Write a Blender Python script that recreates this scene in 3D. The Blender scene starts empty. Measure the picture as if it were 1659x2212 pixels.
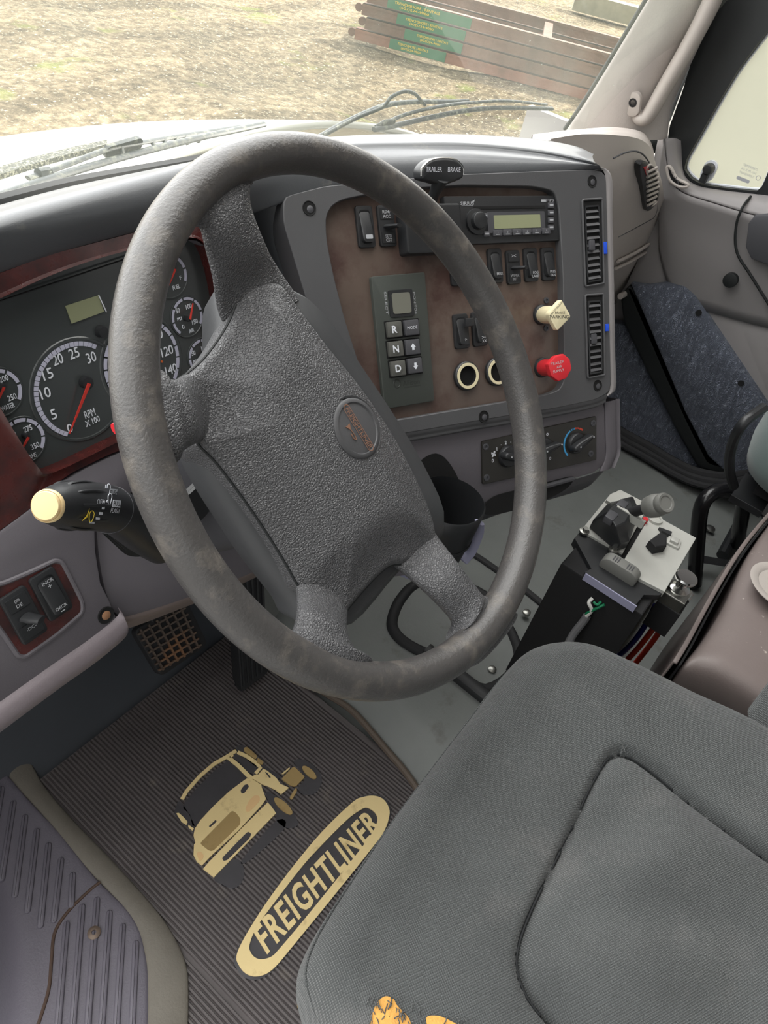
import bpy, bmesh, math, random
import numpy as np
from mathutils import Vector, Matrix
random.seed(7)
S=bpy.context.scene
# ------------------------------------------------------------------ camera
F=1600.0; CX,CY=829.5,1106.0
R3=np.array([[0.6022884424352403,0.4621409460360912,-0.650902740895903],[-0.7763885859691803,0.528754137772459,-0.3429866256361612],[0.18565935388692137,0.7119303391381563,0.6772634616815829]])
CAM=np.array([-.431,-.253,1.155])
cd=bpy.data.cameras.new('camera'); cam=bpy.data.objects.new('camera',cd); S.collection.objects.link(cam)
cd.sensor_fit='HORIZONTAL'; cd.sensor_width=36; cd.lens=36*F/1659; cd.clip_start=.02; cd.clip_end=400
mw=Matrix.Identity(4)
for i in range(3):
    for j in range(3): mw[i][j]=R3[i][j]
    mw[i][3]=CAM[i]
cam.matrix_world=mw; S.camera=cam
# ------------------------------------------------------------------ light
SKY=1.1; SKYLOW=.38; SKYHIGH=3.1; SUN=3.2; EXPO=1.68
S.view_settings.view_transform='Standard'; S.view_settings.look='None'; S.view_settings.gamma=1; S.view_settings.use_curve_mapping=False
S.view_settings.exposure=EXPO
w=bpy.data.worlds.new('world'); S.world=w; w.use_nodes=True
nt=w.node_tree; bg=nt.nodes['Background']
sk=nt.nodes.new('ShaderNodeTexSky'); sk.sky_type='HOSEK_WILKIE'; sk.sun_direction=Vector((.70,-.30,.64)).normalized(); sk.turbidity=6; sk.ground_albedo=.35
mx=nt.nodes.new('ShaderNodeMixRGB'); mx.inputs[0].default_value=.55; mx.inputs[2].default_value=(1.0,.98,.93,1)
nt.links.new(sk.outputs[0],mx.inputs[1]); nt.links.new(mx.outputs[0],bg.inputs[0])
# the hazy sky is brightest high in front of the truck
gm=nt.nodes.new('ShaderNodeTexCoord'); dp=nt.nodes.new('ShaderNodeVectorMath'); dp.operation='DOT_PRODUCT'; dp.inputs[1].default_value=Vector((.22,.74,.62)).normalized()
nt.links.new(gm.outputs['Generated'],dp.inputs[0]); mr=nt.nodes.new('ShaderNodeMapRange'); mr.interpolation_type='SMOOTHSTEP'; mr.inputs[1].default_value=-.2; mr.inputs[2].default_value=1.0; mr.inputs[3].default_value=SKY*SKYLOW; mr.inputs[4].default_value=SKY*SKYHIGH
nt.links.new(dp.outputs['Value'],mr.inputs[0]); nt.links.new(mr.outputs[0],bg.inputs[1])
sl=bpy.data.lights.new('sun','SUN'); sl.energy=SUN; sl.angle=math.radians(1.0); sl.color=(1,.95,.85)
so=bpy.data.objects.new('sun',sl); S.collection.objects.link(so)
so.rotation_euler=Vector((.70,-.30,.64)).to_track_quat('Z','Y').to_euler()
S.cycles.max_bounces=8; S.cycles.diffuse_bounces=4; S.cycles.glossy_bounces=3; S.cycles.transmission_bounces=6; S.cycles.transparent_max_bounces=12
S.cycles.caustics_reflective=False; S.cycles.caustics_refractive=False; S.cycles.sample_clamp_indirect=6
# ------------------------------------------------------------------ helpers: rays and frames
def ray(px,py): return R3@np.array([(px-CX)/F,-(py-CY)/F,-1.])
def unit(a): a=np.array(a,float); return a/np.linalg.norm(a)
def hit(px,py,p0,n):
    d=ray(px,py); n=np.array(n,float); s=((np.array(p0,float)-CAM)@n)/(d@n); return CAM+s*d
AX={'x':(1,0,0),'y':(0,1,0),'z':(0,0,1)}
def K(px,py,ax,val):
    n=np.array(AX[ax],float); return hit(px,py,n*val,n)
class PL:
    """a flat frame: origin, right, up, normal"""
    def __init__(s,o,u,v): s.o=np.array(o,float); s.u=unit(u); s.v=unit(v); s.n=np.cross(s.u,s.v)
    def P(s,a,b,c=0.): return s.o+a*s.u+b*s.v+c*s.n
    def px(s,x,y,c=0.):
        h=hit(x,y,s.o+s.n*c,s.n)-s.o; return (h@s.u,h@s.v)
    def pxs(s,pts,c=0.): return [s.px(x,y,c) for x,y in pts]
    def at(s,a,b,ang=0,c=0):
        ca,sa=math.cos(ang),math.sin(ang); return PL(s.P(a,b,c),s.u*ca+s.v*sa,-s.u*sa+s.v*ca)
def tilted(o,psi,t):
    p,q=math.radians(psi),math.radians(t)
    n=np.array([-math.sin(p)*math.cos(q),-math.cos(p)*math.cos(q),math.sin(q)]); u=np.array([math.cos(p),-math.sin(p),0]); return PL(o,u,np.cross(n,u))
# ------------------------------------------------------------------ helpers: shapes
def rr(cx,cy,w,h,r,k=5):
    r=min(r,w/2-1e-6,h/2-1e-6); o=[]
    for (sx,sy,a0) in ((1,1,0),(-1,1,90),(-1,-1,180),(1,-1,270)):
        for i in range(k+1):
            a=math.radians(a0+90*i/k); o.append((cx+sx*(w/2-r)+r*math.cos(a),cy+sy*(h/2-r)+r*math.sin(a)))
    return o
def circ(cx,cy,r,n=32,ry=None): return [(cx+r*math.cos(2*math.pi*i/n),cy+(ry or r)*math.sin(2*math.pi*i/n)) for i in range(n)]
def spline(pts,n=8,closed=False):
    P=[np.array(p,float) for p in pts]; m=len(P); o=[]
    for i in range(m if closed else m-1):
        if closed: a,b,c,d=P[i-1],P[i],P[(i+1)%m],P[(i+2)%m]
        else: b,c=P[i],P[i+1]; a=P[i-1] if i else 2*b-c; d=P[i+2] if i+2<m else 2*c-b
        for k in range(n):
            t=k/n; o.append(.5*((2*b)+(c-a)*t+(2*a-5*b+4*c-d)*t*t+(3*b-a-3*c+d)*t**3))
    if not closed: o.append(P[-1])
    return o
def roundpoly(pts,r,k=4):
    P=[np.array(p,float) for p in pts]; m=len(P); o=[]
    for i in range(m):
        a,b,c=P[i-1],P[i],P[(i+1)%m]; la,lc=np.linalg.norm(a-b),np.linalg.norm(c-b); q=min(r,la*.45,lc*.45)
        s=b+(a-b)/la*q; e=b+(c-b)/lc*q
        for j in range(k+1):
            t=j/k; o.append((1-t)**2*s+2*t*(1-t)*b+t*t*e)
    return o
def area(poly): return sum(poly[i-1][0]*poly[i][1]-poly[i][0]*poly[i-1][1] for i in range(len(poly)))/2
def radial(poly,c,N):
    """resample a star-shaped outline at N equal angles round c"""
    P=np.array(poly,float)-np.array(c); out=[]; m=len(P)
    for k in range(N):
        a=2*math.pi*k/N; d=np.array([math.cos(a),math.sin(a)]); best=None
        for i in range(m):
            p,q=P[i],P[(i+1)%m]; e=q-p; den=d[0]*e[1]-d[1]*e[0]
            if abs(den)<1e-12: continue
            t=(p[0]*e[1]-p[1]*e[0])/den; s=(p[0]*d[1]-p[1]*d[0])/den
            if t>0 and -1e-9<=s<=1+1e-9 and (best is None or t>best): best=t
        out.append(np.array(c)+d*(best or 0))
    return out
ORG={}
class MB:
    def __init__(s): s.V=[];s.F=[]
    def add(s,V,Fc):
        k=len(s.V); s.V+=[tuple(v) for v in V]; s.F+=[tuple(i+k for i in f) for f in Fc]; return s
    def prism(s,fr,poly,w0,w1,inset=0.,cham=0.):
        poly=[np.array(p,float) for p in poly]
        if area(poly)<0: poly=poly[::-1]
        m=len(poly); c=sum(poly)/m
        rings=[(poly,w0),(poly,w1-cham)]
        if cham>0:
            q=[]
            for i in range(m):
                a,b,d=poly[i-1],poly[i],poly[(i+1)%m]
                e=d-a; L=np.linalg.norm(e); nn=np.array([-e[1],e[0]])/(L or 1); q.append(b+nn*cham)
            h=[p*.7+r*.3 for p,r in zip(poly,q)]
            rings.append((h,w1-cham*.3)); rings.append((q,w1))
        V=[];Fc=[]
        for pl,w_ in rings: V+=[fr.P(p[0],p[1],w_) for p in pl]
        for r in range(len(rings)-1):
            for i in range(m):
                j=(i+1)%m; Fc.append((r*m+i,r*m+j,(r+1)*m+j,(r+1)*m+i))
        Fc.append(tuple(range(m-1,-1,-1))); Fc.append(tuple(range((len(rings)-1)*m,len(rings)*m)))
        return s.add(V,Fc)
    def ring(s,fr,outer,inner,c,w_out0,w_out,w_in,w_in0,N=96,lip=0.):
        """a frame with one opening; outer edge from w_out0 to w_out, face, inner edge w_in to w_in0"""
        o=radial(outer,c,N); i_=radial(inner,c,N)
        mid=[b+(a-b)*lip for a,b in zip(o,i_)] if lip else None
        rings=[(o,w_out0),(o,w_out)]+([(mid,w_out)] if lip else [])+[(i_,w_in),(i_,w_in0)]
        V=[];Fc=[]
        for pl,w_ in rings: V+=[fr.P(p[0],p[1],w_) for p in pl]
        for r in range(len(rings)-1):
            for i in range(N):
                j=(i+1)%N; Fc.append((r*N+i,r*N+j,(r+1)*N+j,(r+1)*N+i))
        return s.add(V,Fc)
    def box(s,fr,a0,a1,b0,b1,w0,w1,r=0,cham=0): return s.prism(fr,rr((a0+a1)/2,(b0+b1)/2,abs(a1-a0),abs(b1-b0),r) if r else [(a0,b0),(a1,b0),(a1,b1),(a0,b1)],w0,w1,cham=cham)
    def lathe(s,fr,prof,a=0,b=0,n=32,cap=True):
        V=[];Fc=[]
        for r,w_ in prof: V+=[fr.P(a+r*math.cos(2*math.pi*i/n),b+r*math.sin(2*math.pi*i/n),w_) for i in range(n)]
        for k in range(len(prof)-1):
            for i in range(n):
                j=(i+1)%n; Fc.append((k*n+i,k*n+j,(k+1)*n+j,(k+1)*n+i))
        if cap:
            if prof[0][0]>1e-5: Fc.append(tuple(range(n-1,-1,-1)))
            if prof[-1][0]>1e-5: Fc.append(tuple(range((len(prof)-1)*n,len(prof)*n)))
        return s.add(V,Fc)
    def rings(s,R,closed=True,cap=True):
        n=len(R[0]);V=[p for r in R for p in r];Fc=[]
        for k in range(len(R)-1):
            for i in range(n if closed else n-1):
                j=(i+1)%n; Fc.append((k*n+i,k*n+j,(k+1)*n+j,(k+1)*n+i))
        if cap and closed: Fc.append(tuple(range(n-1,-1,-1))); Fc.append(tuple(range((len(R)-1)*n,len(R)*n)))
        return s.add(V,Fc)
    def tube(s,pts,r,n=12,closed=False,flat=1.,up=None):
        P=[np.array(p,float) for p in pts]; m=len(P); R=[]
        rad=r if hasattr(r,'__len__') else [r]*m
        N0=None
        for i in range(m):
            t=unit((P[(i+1)%m]-P[i-1]) if closed else (P[min(i+1,m-1)]-P[max(i-1,0)]))
            if N0 is None:
                h=np.array(up if up is not None else ((0,0,1) if abs(t[2])<.9 else (1,0,0)),float)
            else: h=N0
            if up is not None: h=np.array(up,float)
            N0=unit(h-t*(h@t)); B=np.cross(t,N0)
            R.append([P[i]+rad[i]*(math.cos(2*math.pi*k/n)*N0*flat+math.sin(2*math.pi*k/n)*B) for k in range(n)])
        if closed: R.append(R[0]); return s.rings(R,cap=False)
        return s.rings(R)
    def strip(s,a,b):
        """ruled surface between two 3-D polylines"""
        return s.rings([a,b],closed=False,cap=False)
    def patch(s,rows,n=6):
        """smooth surface through a grid of 3-D points"""
        Rr=[spline(r,n) for r in rows]; cols=[spline([r[j] for r in Rr],n) for j in range(len(Rr[0]))]
        return s.rings(cols,closed=False,cap=False)
    def text(s,fr,body,a,b,h,w0=0.,ext=.0003,width=None,ang=0.,shear=0.,bold=0.,sp=1.):
        cu=bpy.data.curves.new('t','FONT'); cu.body=body; cu.align_x='CENTER'; cu.align_y='CENTER'; cu.resolution_u=3; cu.shear=shear; cu.offset=bold; cu.space_character=sp
        ob=bpy.data.objects.new('t',cu); S.collection.objects.link(ob); dg=bpy.context.evaluated_depsgraph_get(); me=bpy.data.meshes.new_from_object(ob.evaluated_get(dg))
        co=np.array([v.co[:2] for v in me.vertices]) if len(me.vertices) else np.zeros((0,2)); fc=[tuple(p.vertices) for p in me.polygons]
        bpy.data.objects.remove(ob); bpy.data.curves.remove(cu)
        if not len(co): return s
        mn,mxx=co.min(0),co.max(0); sc=h/(mxx[1]-mn[1]); sx=sc if width is None else width/(mxx[0]-mn[0]); cen=(mn+mxx)/2
        ca,sa=math.cos(ang),math.sin(ang); q=[]
        for x,y in co:
            x=(x-cen[0])*sx; y=(y-cen[1])*sc; q.append((a+x*ca-y*sa,b+x*sa+y*ca))
        m=len(q); V=[fr.P(x,y,w0+ext) for x,y in q]; Fc=list(fc)
        if ext>.0005:
            V+=[fr.P(x,y,w0) for x,y in q]; ec={}
            for f in fc:
                for i in range(len(f)): e=(f[i],f[(i+1)%len(f)]); ec[e]=1
            for (i,j) in ec:
                if (j,i) not in ec: Fc.append((i,i+m,j+m,j))
        bpy.data.meshes.remove(me)
        return s.add(V,Fc)
    def build(s,name,mat,parent=None,smooth=35,bevel=0,sub=0,solid=0,kind=None,label=None,recalc=True):
        o=ORG.get(parent.name,np.zeros(3)) if parent else np.zeros(3)
        if parent is None and kind is None:
            o=np.array(s.V).mean(0) if len(s.V) else o
        me=bpy.data.meshes.new(name); me.from_pydata([tuple(np.array(v)-o) for v in s.V],[],s.F); me.update()
        if recalc:
            bm=bmesh.new(); bm.from_mesh(me); bmesh.ops.remove_doubles(bm,verts=bm.verts,dist=1e-6); bmesh.ops.recalc_face_normals(bm,faces=bm.faces); bm.to_mesh(me); bm.free()
        ob=bpy.data.objects.new(name,me); S.collection.objects.link(ob); me.materials.append(mat)
        if parent: ob.parent=parent
        else: ob.location=Vector(o)
        ORG[ob.name]=o
        if smooth:
            for p in me.polygons: p.use_smooth=True
            me.set_sharp_from_angle(angle=math.radians(smooth))
        if bevel:
            m=ob.modifiers.new('b','BEVEL'); m.width=bevel; m.segments=2; m.limit_method='ANGLE'; m.angle_limit=math.radians(40)
        if solid:
            m=ob.modifiers.new('s','SOLIDIFY'); m.thickness=abs(solid); m.offset=-1 if solid>0 else 1
        if sub: m=ob.modifiers.new('u','SUBSURF'); m.levels=sub; m.render_levels=sub
        if kind: ob['kind']=kind
        if label: ob['label']=label
        return ob
def thing(name,label,cat,loc,group=None):
    o=bpy.data.objects.new(name,None); o.empty_display_size=.02; S.collection.objects.link(o); o.location=Vector(loc); ORG[o.name]=np.array(loc,float)
    o['label']=label; o['category']=cat
    if group: o['group']=group
    return o
def tag(o,label,cat,group=None):
    o['label']=label; o['category']=cat
    if group: o['group']=group
    return o
# ------------------------------------------------------------------ materials
def lin(c): return tuple(((x/255)/12.92 if x/255<=.04045 else ((x/255+.055)/1.055)**2.4) for x in c)
def mat(name,rgb,rough=.5,metal=0.,spec=.5,bump=None,var=None,dirt=None,coat=0.,sheen=0.,alpha=None):
    """bump=(kind,scale,height); var=(scale,amount); dirt=(rgb,scale,lo,hi)"""
    m=bpy.data.materials.new(name); m.use_nodes=True; T=m.node_tree; N=T.nodes; L=T.links; b=N['Principled BSDF']
    c=lin(rgb)+(1,); b.inputs['Base Color'].default_value=c; b.inputs['Roughness'].default_value=rough; b.inputs['Metallic'].default_value=metal; b.inputs['Specular IOR Level'].default_value=spec
    if coat: b.inputs['Coat Weight'].default_value=coat; b.inputs['Coat Roughness'].default_value=.12
    if sheen: b.inputs['Sheen Weight'].default_value=sheen; b.inputs['Sheen Roughness'].default_value=.5
    tc=N.new('ShaderNodeTexCoord'); col=None
    def noise(scale,det=4,rg=.6):
        n=N.new('ShaderNodeTexNoise'); n.inputs['Scale'].default_value=scale; n.inputs['Detail'].default_value=det; n.inputs['Roughness'].default_value=rg; L.new(tc.outputs['Object'],n.inputs['Vector']); return n
    if var:
        n=noise(var[0]); r=N.new('ShaderNodeMapRange'); r.inputs[1].default_value=.3; r.inputs[2].default_value=.7; r.inputs[3].default_value=1-var[1]; r.inputs[4].default_value=1+var[1]; L.new(n.outputs[0],r.inputs[0])
        mm=N.new('ShaderNodeVectorMath'); mm.operation='SCALE'; mm.inputs[0].default_value=c[:3]; L.new(r.outputs[0],mm.inputs['Scale']); col=mm.outputs[0]
    if dirt:
        n=noise(dirt[1],6,.65); r=N.new('ShaderNodeMapRange'); r.inputs[1].default_value=dirt[2]; r.inputs[2].default_value=dirt[3]; L.new(n.outputs[0],r.inputs[0])
        mi=N.new('ShaderNodeMixRGB'); L.new(r.outputs[0],mi.inputs[0]); mi.inputs[2].default_value=lin(dirt[0])+(1,)
        if col: L.new(col,mi.inputs[1])
        else: mi.inputs[1].default_value=c
        col=mi.outputs[0]
        r2=N.new('ShaderNodeMapRange'); r2.inputs[3].default_value=rough; r2.inputs[4].default_value=min(1,rough+.2); L.new(r.outputs[0],r2.inputs[0]); L.new(r2.outputs[0],b.inputs['Roughness'])
    if col: L.new(col,b.inputs['Base Color'])
    if bump:
        kind,sc,h=bump; bp=N.new('ShaderNodeBump'); bp.inputs['Distance'].default_value=h; bp.inputs['Strength'].default_value=1
        if kind=='noise': n=noise(sc,5,.6); L.new(n.outputs[0],bp.inputs['Height'])
        elif kind=='leather':
            nz=noise(sc*.35,3); ad=N.new('ShaderNodeVectorMath'); ad.operation='MULTIPLY_ADD'; L.new(nz.outputs['Color'],ad.inputs[0]); ad.inputs[1].default_value=(1.6/sc,)*3; L.new(tc.outputs['Object'],ad.inputs[2])
            v=N.new('ShaderNodeTexVoronoi'); v.feature='DISTANCE_TO_EDGE'; v.inputs['Scale'].default_value=sc; L.new(ad.outputs[0],v.inputs['Vector'])
            r=N.new('ShaderNodeMapRange'); r.inputs[2].default_value=.28; L.new(v.outputs['Distance'],r.inputs[0]); L.new(r.outputs[0],bp.inputs['Height'])
        elif kind=='weave':
            outs=[]
            mpw=N.new('ShaderNodeMapping'); mpw.inputs['Rotation'].default_value=(0,0,.5); L.new(tc.outputs['Object'],mpw.inputs[0])
            for ax in (0,1):
                wv=N.new('ShaderNodeTexWave'); wv.inputs['Scale'].default_value=sc; wv.inputs['Distortion'].default_value=.6; wv.inputs['Detail'].default_value=1; wv.bands_direction=('X','Y')[ax]; L.new(mpw.outputs[0],wv.inputs['Vector']); outs.append(wv)
            a=N.new('ShaderNodeMath'); a.operation='MULTIPLY'; L.new(outs[0].outputs['Fac'],a.inputs[0]); L.new(outs[1].outputs['Fac'],a.inputs[1])
            n=noise(60,4); a2=N.new('ShaderNodeMath'); a2.operation='MULTIPLY_ADD'; L.new(n.outputs[0],a2.inputs[0]); a2.inputs[1].default_value=1.5; L.new(a.outputs[0],a2.inputs[2]); L.new(a2.outputs[0],bp.inputs['Height'])
            if col:
                cr=N.new('ShaderNodeMapRange'); cr.inputs[3].default_value=.72; cr.inputs[4].default_value=1.3; L.new(a.outputs[0],cr.inputs[0]); cs=N.new('ShaderNodeVectorMath'); cs.operation='SCALE'; L.new(col,cs.inputs[0]); L.new(cr.outputs[0],cs.inputs['Scale']); L.new(cs.outputs[0],b.inputs['Base Color'])
        elif kind=='fiber':
            mp=N.new('ShaderNodeMapping'); L.new(tc.outputs['Object'],mp.inputs[0]); mp.inputs['Scale'].default_value=(1,1,.45)
            n=N.new('ShaderNodeTexNoise'); n.inputs['Scale'].default_value=sc; n.inputs['Detail'].default_value=3; n.inputs['Distortion'].default_value=2.5; L.new(mp.outputs[0],n.inputs[0])
            r=N.new('ShaderNodeMath'); r.operation='PINGPONG'; r.inputs[1].default_value=.08; L.new(n.outputs[0],r.inputs[0]); L.new(r.outputs[0],bp.inputs['Height'])
        L.new(bp.outputs[0],b.inputs['Normal'])
    return m
M={}
M['dashtop']=mat('dash_top_plastic',(78,80,83),.44,bump=('noise',900,.0002),var=(6,.06),dirt=((120,118,110),25,.62,.8),coat=.2)
M['dashgray']=mat('dash_gray_plastic',(100,96,101),.5,bump=('noise',1100,.0002),var=(8,.05))
M['bezel']=mat('bezel_plastic',(78,78,80),.5,bump=('noise',1200,.00015),var=(10,.05))
M['beige']=mat('light_gray_plastic',(182,174,168),.48,bump=('noise',500,.0002),var=(5,.04))
M['pillar']=mat('pillar_plastic',(194,187,182),.55,bump=('noise',260,.0004),var=(4,.03))
M['doorgray']=mat('door_plastic',(140,136,136),.5,bump=('noise',700,.0002),var=(4,.04))
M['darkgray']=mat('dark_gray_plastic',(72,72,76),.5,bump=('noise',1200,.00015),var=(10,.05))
M['black']=mat('black_plastic',(40,41,43),.38,bump=('noise',1500,.0001))
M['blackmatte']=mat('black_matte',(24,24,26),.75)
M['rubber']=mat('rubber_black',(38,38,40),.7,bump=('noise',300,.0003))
M['voidshade']=mat('painted_void_shade',(10,10,11),.9)  # near-black colour stands in for the shade inside openings
M['woodred']=mat('burl_red_wood',(80,33,30),.25,dirt=((38,17,17),22,.42,.62),coat=.6)
M['wood']=mat('dull_brown_wood',(94,80,72),.42,var=(9,.18),dirt=((68,46,40),14,.45,.68),coat=.1)
M['leather']=mat('grained_vinyl',(86,86,88),.36,bump=('leather',450,.00055),var=(14,.06))
M['rim']=mat('worn_rim_vinyl',(74,72,71),.28,bump=('noise',420,.0005),var=(16,.06),dirt=((110,104,97),42,.52,.78))
M['shell']=mat('hub_shell',(66,67,69),.45,bump=('noise',1500,.0001))
M['glassdark']=mat('cluster_face',(66,70,70),.22,spec=.5,coat=.3)
M['white']=mat('white_print',(225,228,235),.6)
M['gwhite']=mat('gray_print',(170,172,176),.6)
M['arc']=mat('arc_print',(190,190,208),.6)
M['red']=mat('red_needle',(205,60,50),.5)
M['lcd']=mat('lcd_green',(146,150,118),.3)
M['lcdgray']=mat('lcd_gray',(116,116,106),.3)
M['chrome']=mat('chrome',(210,210,208),.18,metal=1)
M['steel']=mat('brushed_steel',(170,170,165),.35,metal=1,var=(30,.1))
M['brass']=mat('brass',(150,118,60),.35,metal=1)
M['blue']=mat('blue_plastic',(30,80,210),.45)
M['bluearc']=mat('blue_print',(70,160,215),.5)
M['redarc']=mat('red_print',(200,70,50),.5)
M['orange']=mat('orange_print',(200,100,50),.5)
M['cream']=mat('cream_plastic',(226,215,178),.4,dirt=((170,150,110),60,.66,.8))
M['creamend']=mat('lever_end_cream',(226,200,150),.4,dirt=((190,130,80),50,.62,.78))
M['gold']=mat('tan_rubber',(238,214,156),.6,dirt=((190,162,110),30,.58,.75),bump=('noise',400,.0002))
M['gold2']=mat('brown_rubber',(168,142,92),.6,dirt=((140,112,70),40,.55,.75))
M['redknob']=mat('red_plastic',(205,40,50),.4,dirt=((80,24,28),45,.68,.78))
M['mat']=mat('ribbed_rubber',(94,88,88),.5,var=(12,.12),dirt=((128,120,112),18,.6,.78),bump=('noise',500,.0002))
M['matdark']=mat('mat_rubber_dark',(62,60,64),.55,var=(20,.15))
M['sill']=mat('sill_plastic',(106,102,112),.45,bump=('noise',350,.0006),var=(6,.06))
M['floorvinyl']=mat('floor_vinyl',(122,125,123),.5,bump=('noise',240,.0004),var=(5,.1),dirt=((90,84,78),9,.6,.8))
M['toe']=mat('toe_board',(60,64,70),.6,var=(6,.08))
M['floorgray']=mat('floor_edge_vinyl',(114,109,100),.6,bump=('noise',300,.0005),var=(9,.14))
M['carpet']=mat('insulation_panel',(138,145,162),.5,bump=('fiber',75,.07),var=(8,.12),dirt=((185,190,205),90,.56,.72))
M['fabric']=mat('seat_fabric',(88,91,91),.85,spec=.25,bump=('weave',165,.0012),var=(9,.2),dirt=((116,115,114),8,.55,.85),sheen=.25)
M['fabricpuff']=mat('seat_fabric_insert',(88,92,92),.85,spec=.25,bump=('weave',260,.0007),var=(9,.16),dirt=((112,112,100),8,.58,.8),sheen=.25)
M['fabricgreen']=mat('green_gray_fabric',(104,120,118),.85,bump=('noise',900,.0004),var=(6,.08),sheen=.3)
M['foam']=mat('orange_foam',(222,165,85),.9,bump=('noise',500,.001),var=(40,.15))
M['tanplastic']=mat('tan_console_plastic',(124,113,110),.45,bump=('noise',300,.0003),dirt=((200,190,180),60,.66,.74),var=(5,.06))
M['silver']=mat('console_top_aluminum',(190,190,184),.5,metal=.25,var=(20,.05))
M['lilac']=mat('bracket_gray',(150,150,175),.5)
M['graybutton']=mat('gray_rubber_button',(112,112,108),.5)
M['redwire']=mat('red_hose',(215,60,35),.4)
M['bluewire']=mat('blue_hose',(25,30,130),.4)
M['greenwire']=mat('green_wire',(20,120,80),.4)
M['whitewire']=mat('white_wire',(220,220,215),.4)
M['graywire']=mat('gray_cable',(110,110,112),.5)
M['hood']=mat('white_paint',(188,189,180),.25,coat=.5,var=(2,.03))
M['whitebody']=mat('white_body',(225,222,215),.3,coat=.4)
M['cowl']=mat('cowl_mesh',(70,72,66),.8,bump=('noise',260,.004),dirt=((150,150,135),300,.5,.6))
M['wiper']=mat('wiper_metal',(48,54,56),.5,dirt=((130,132,120),90,.5,.7))
M['seal']=mat('seal_black',(26,29,30),.55)
M['rust']=mat('rusty_steel',(120,92,78),.8,bump=('noise',20,.01),var=(1.5,.2),dirt=((92,76,66),1.2,.45,.7))
M['rustred']=mat('red_oxide_steel',(140,96,78),.75,bump=('noise',20,.01),var=(1.5,.15),dirt=((110,84,70),1.4,.5,.75))
M['greenpaint']=mat('green_paint',(46,110,78),.6,var=(3,.1))
M['yellow']=mat('yellow_paint',(228,200,60),.6)
M['concrete']=mat('gray_timber',(140,138,118),.9,var=(4,.15))
# ------------------------------------------------------------------ glass materials
def glass_mat(name,dust,dustcol,trans=.0,tint=(1,1,1),scale=5,lo=.45,hi=.75,base=.03):
    m=bpy.data.materials.new(name); m.use_nodes=True; T=m.node_tree; N=T.nodes; L=T.links; N.clear()
    out=N.new('ShaderNodeOutputMaterial'); tr=N.new('ShaderNodeBsdfTransparent'); tr.inputs[0].default_value=tint+(1,)
    gl=N.new('ShaderNodeBsdfGlossy'); gl.inputs['Roughness'].default_value=.04; gl.inputs[0].default_value=(1,1,1,1)
    lw=N.new('ShaderNodeLayerWeight'); lw.inputs[0].default_value=.5; fr=N.new('ShaderNodeMath'); fr.operation='MULTIPLY_ADD'; pw=N.new('ShaderNodeMath'); pw.operation='POWER'; pw.inputs[1].default_value=4; L.new(lw.outputs['Facing'],pw.inputs[0]); L.new(pw.outputs[0],fr.inputs[0]); fr.inputs[1].default_value=.35; fr.inputs[2].default_value=.03
    a=N.new('ShaderNodeMixShader'); L.new(fr.outputs[0],a.inputs[0]); L.new(tr.outputs[0],a.inputs[1]); L.new(gl.outputs[0],a.inputs[2])
    di=N.new('ShaderNodeBsdfTranslucent'); di.inputs[0].default_value=lin(dustcol)+(1,)
    d2=N.new('ShaderNodeBsdfDiffuse'); d2.inputs[0].default_value=lin(dustcol)+(1,)
    dm=N.new('ShaderNodeMixShader'); dm.inputs[0].default_value=.35; L.new(di.outputs[0],dm.inputs[1]); L.new(d2.outputs[0],dm.inputs[2])
    tc=N.new('ShaderNodeTexCoord'); n=N.new('ShaderNodeTexNoise'); n.inputs['Scale'].default_value=scale; n.inputs['Detail'].default_value=8; n.inputs['Roughness'].default_value=.6; L.new(tc.outputs['Object'],n.inputs[0])
    r=N.new('ShaderNodeMapRange'); r.inputs[1].default_value=lo; r.inputs[2].default_value=hi; r.inputs[3].default_value=base; r.inputs[4].default_value=dust; L.new(n.outputs[0],r.inputs[0])
    v=N.new('ShaderNodeTexNoise'); v.inputs['Scale'].default_value=160; v.inputs['Detail'].default_value=2; L.new(tc.outputs['Object'],v.inputs[0])
    r2=N.new('ShaderNodeMapRange'); r2.inputs[1].default_value=.74; r2.inputs[2].default_value=.8; r2.inputs[4].default_value=.5; L.new(v.outputs[0],r2.inputs[0])
    ad=N.new('ShaderNodeMath'); ad.operation='ADD'; ad.use_clamp=True; L.new(r.outputs[0],ad.inputs[0]); L.new(r2.outputs[0],ad.inputs[1])
    b=N.new('ShaderNodeMixShader'); L.new(ad.outputs[0],b.inputs[0]); L.new(a.outputs[0],b.inputs[1]); L.new(dm.outputs[0],b.inputs[2]); L.new(b.outputs[0],out.inputs[0])
    return m
M['windshield']=glass_mat('windshield_glass',.16,(200,205,190),base=.085)
M['sideglass']=glass_mat('fogged_glass',.985,(128,129,118),scale=3,lo=.3,hi=.55,base=.90)
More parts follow.
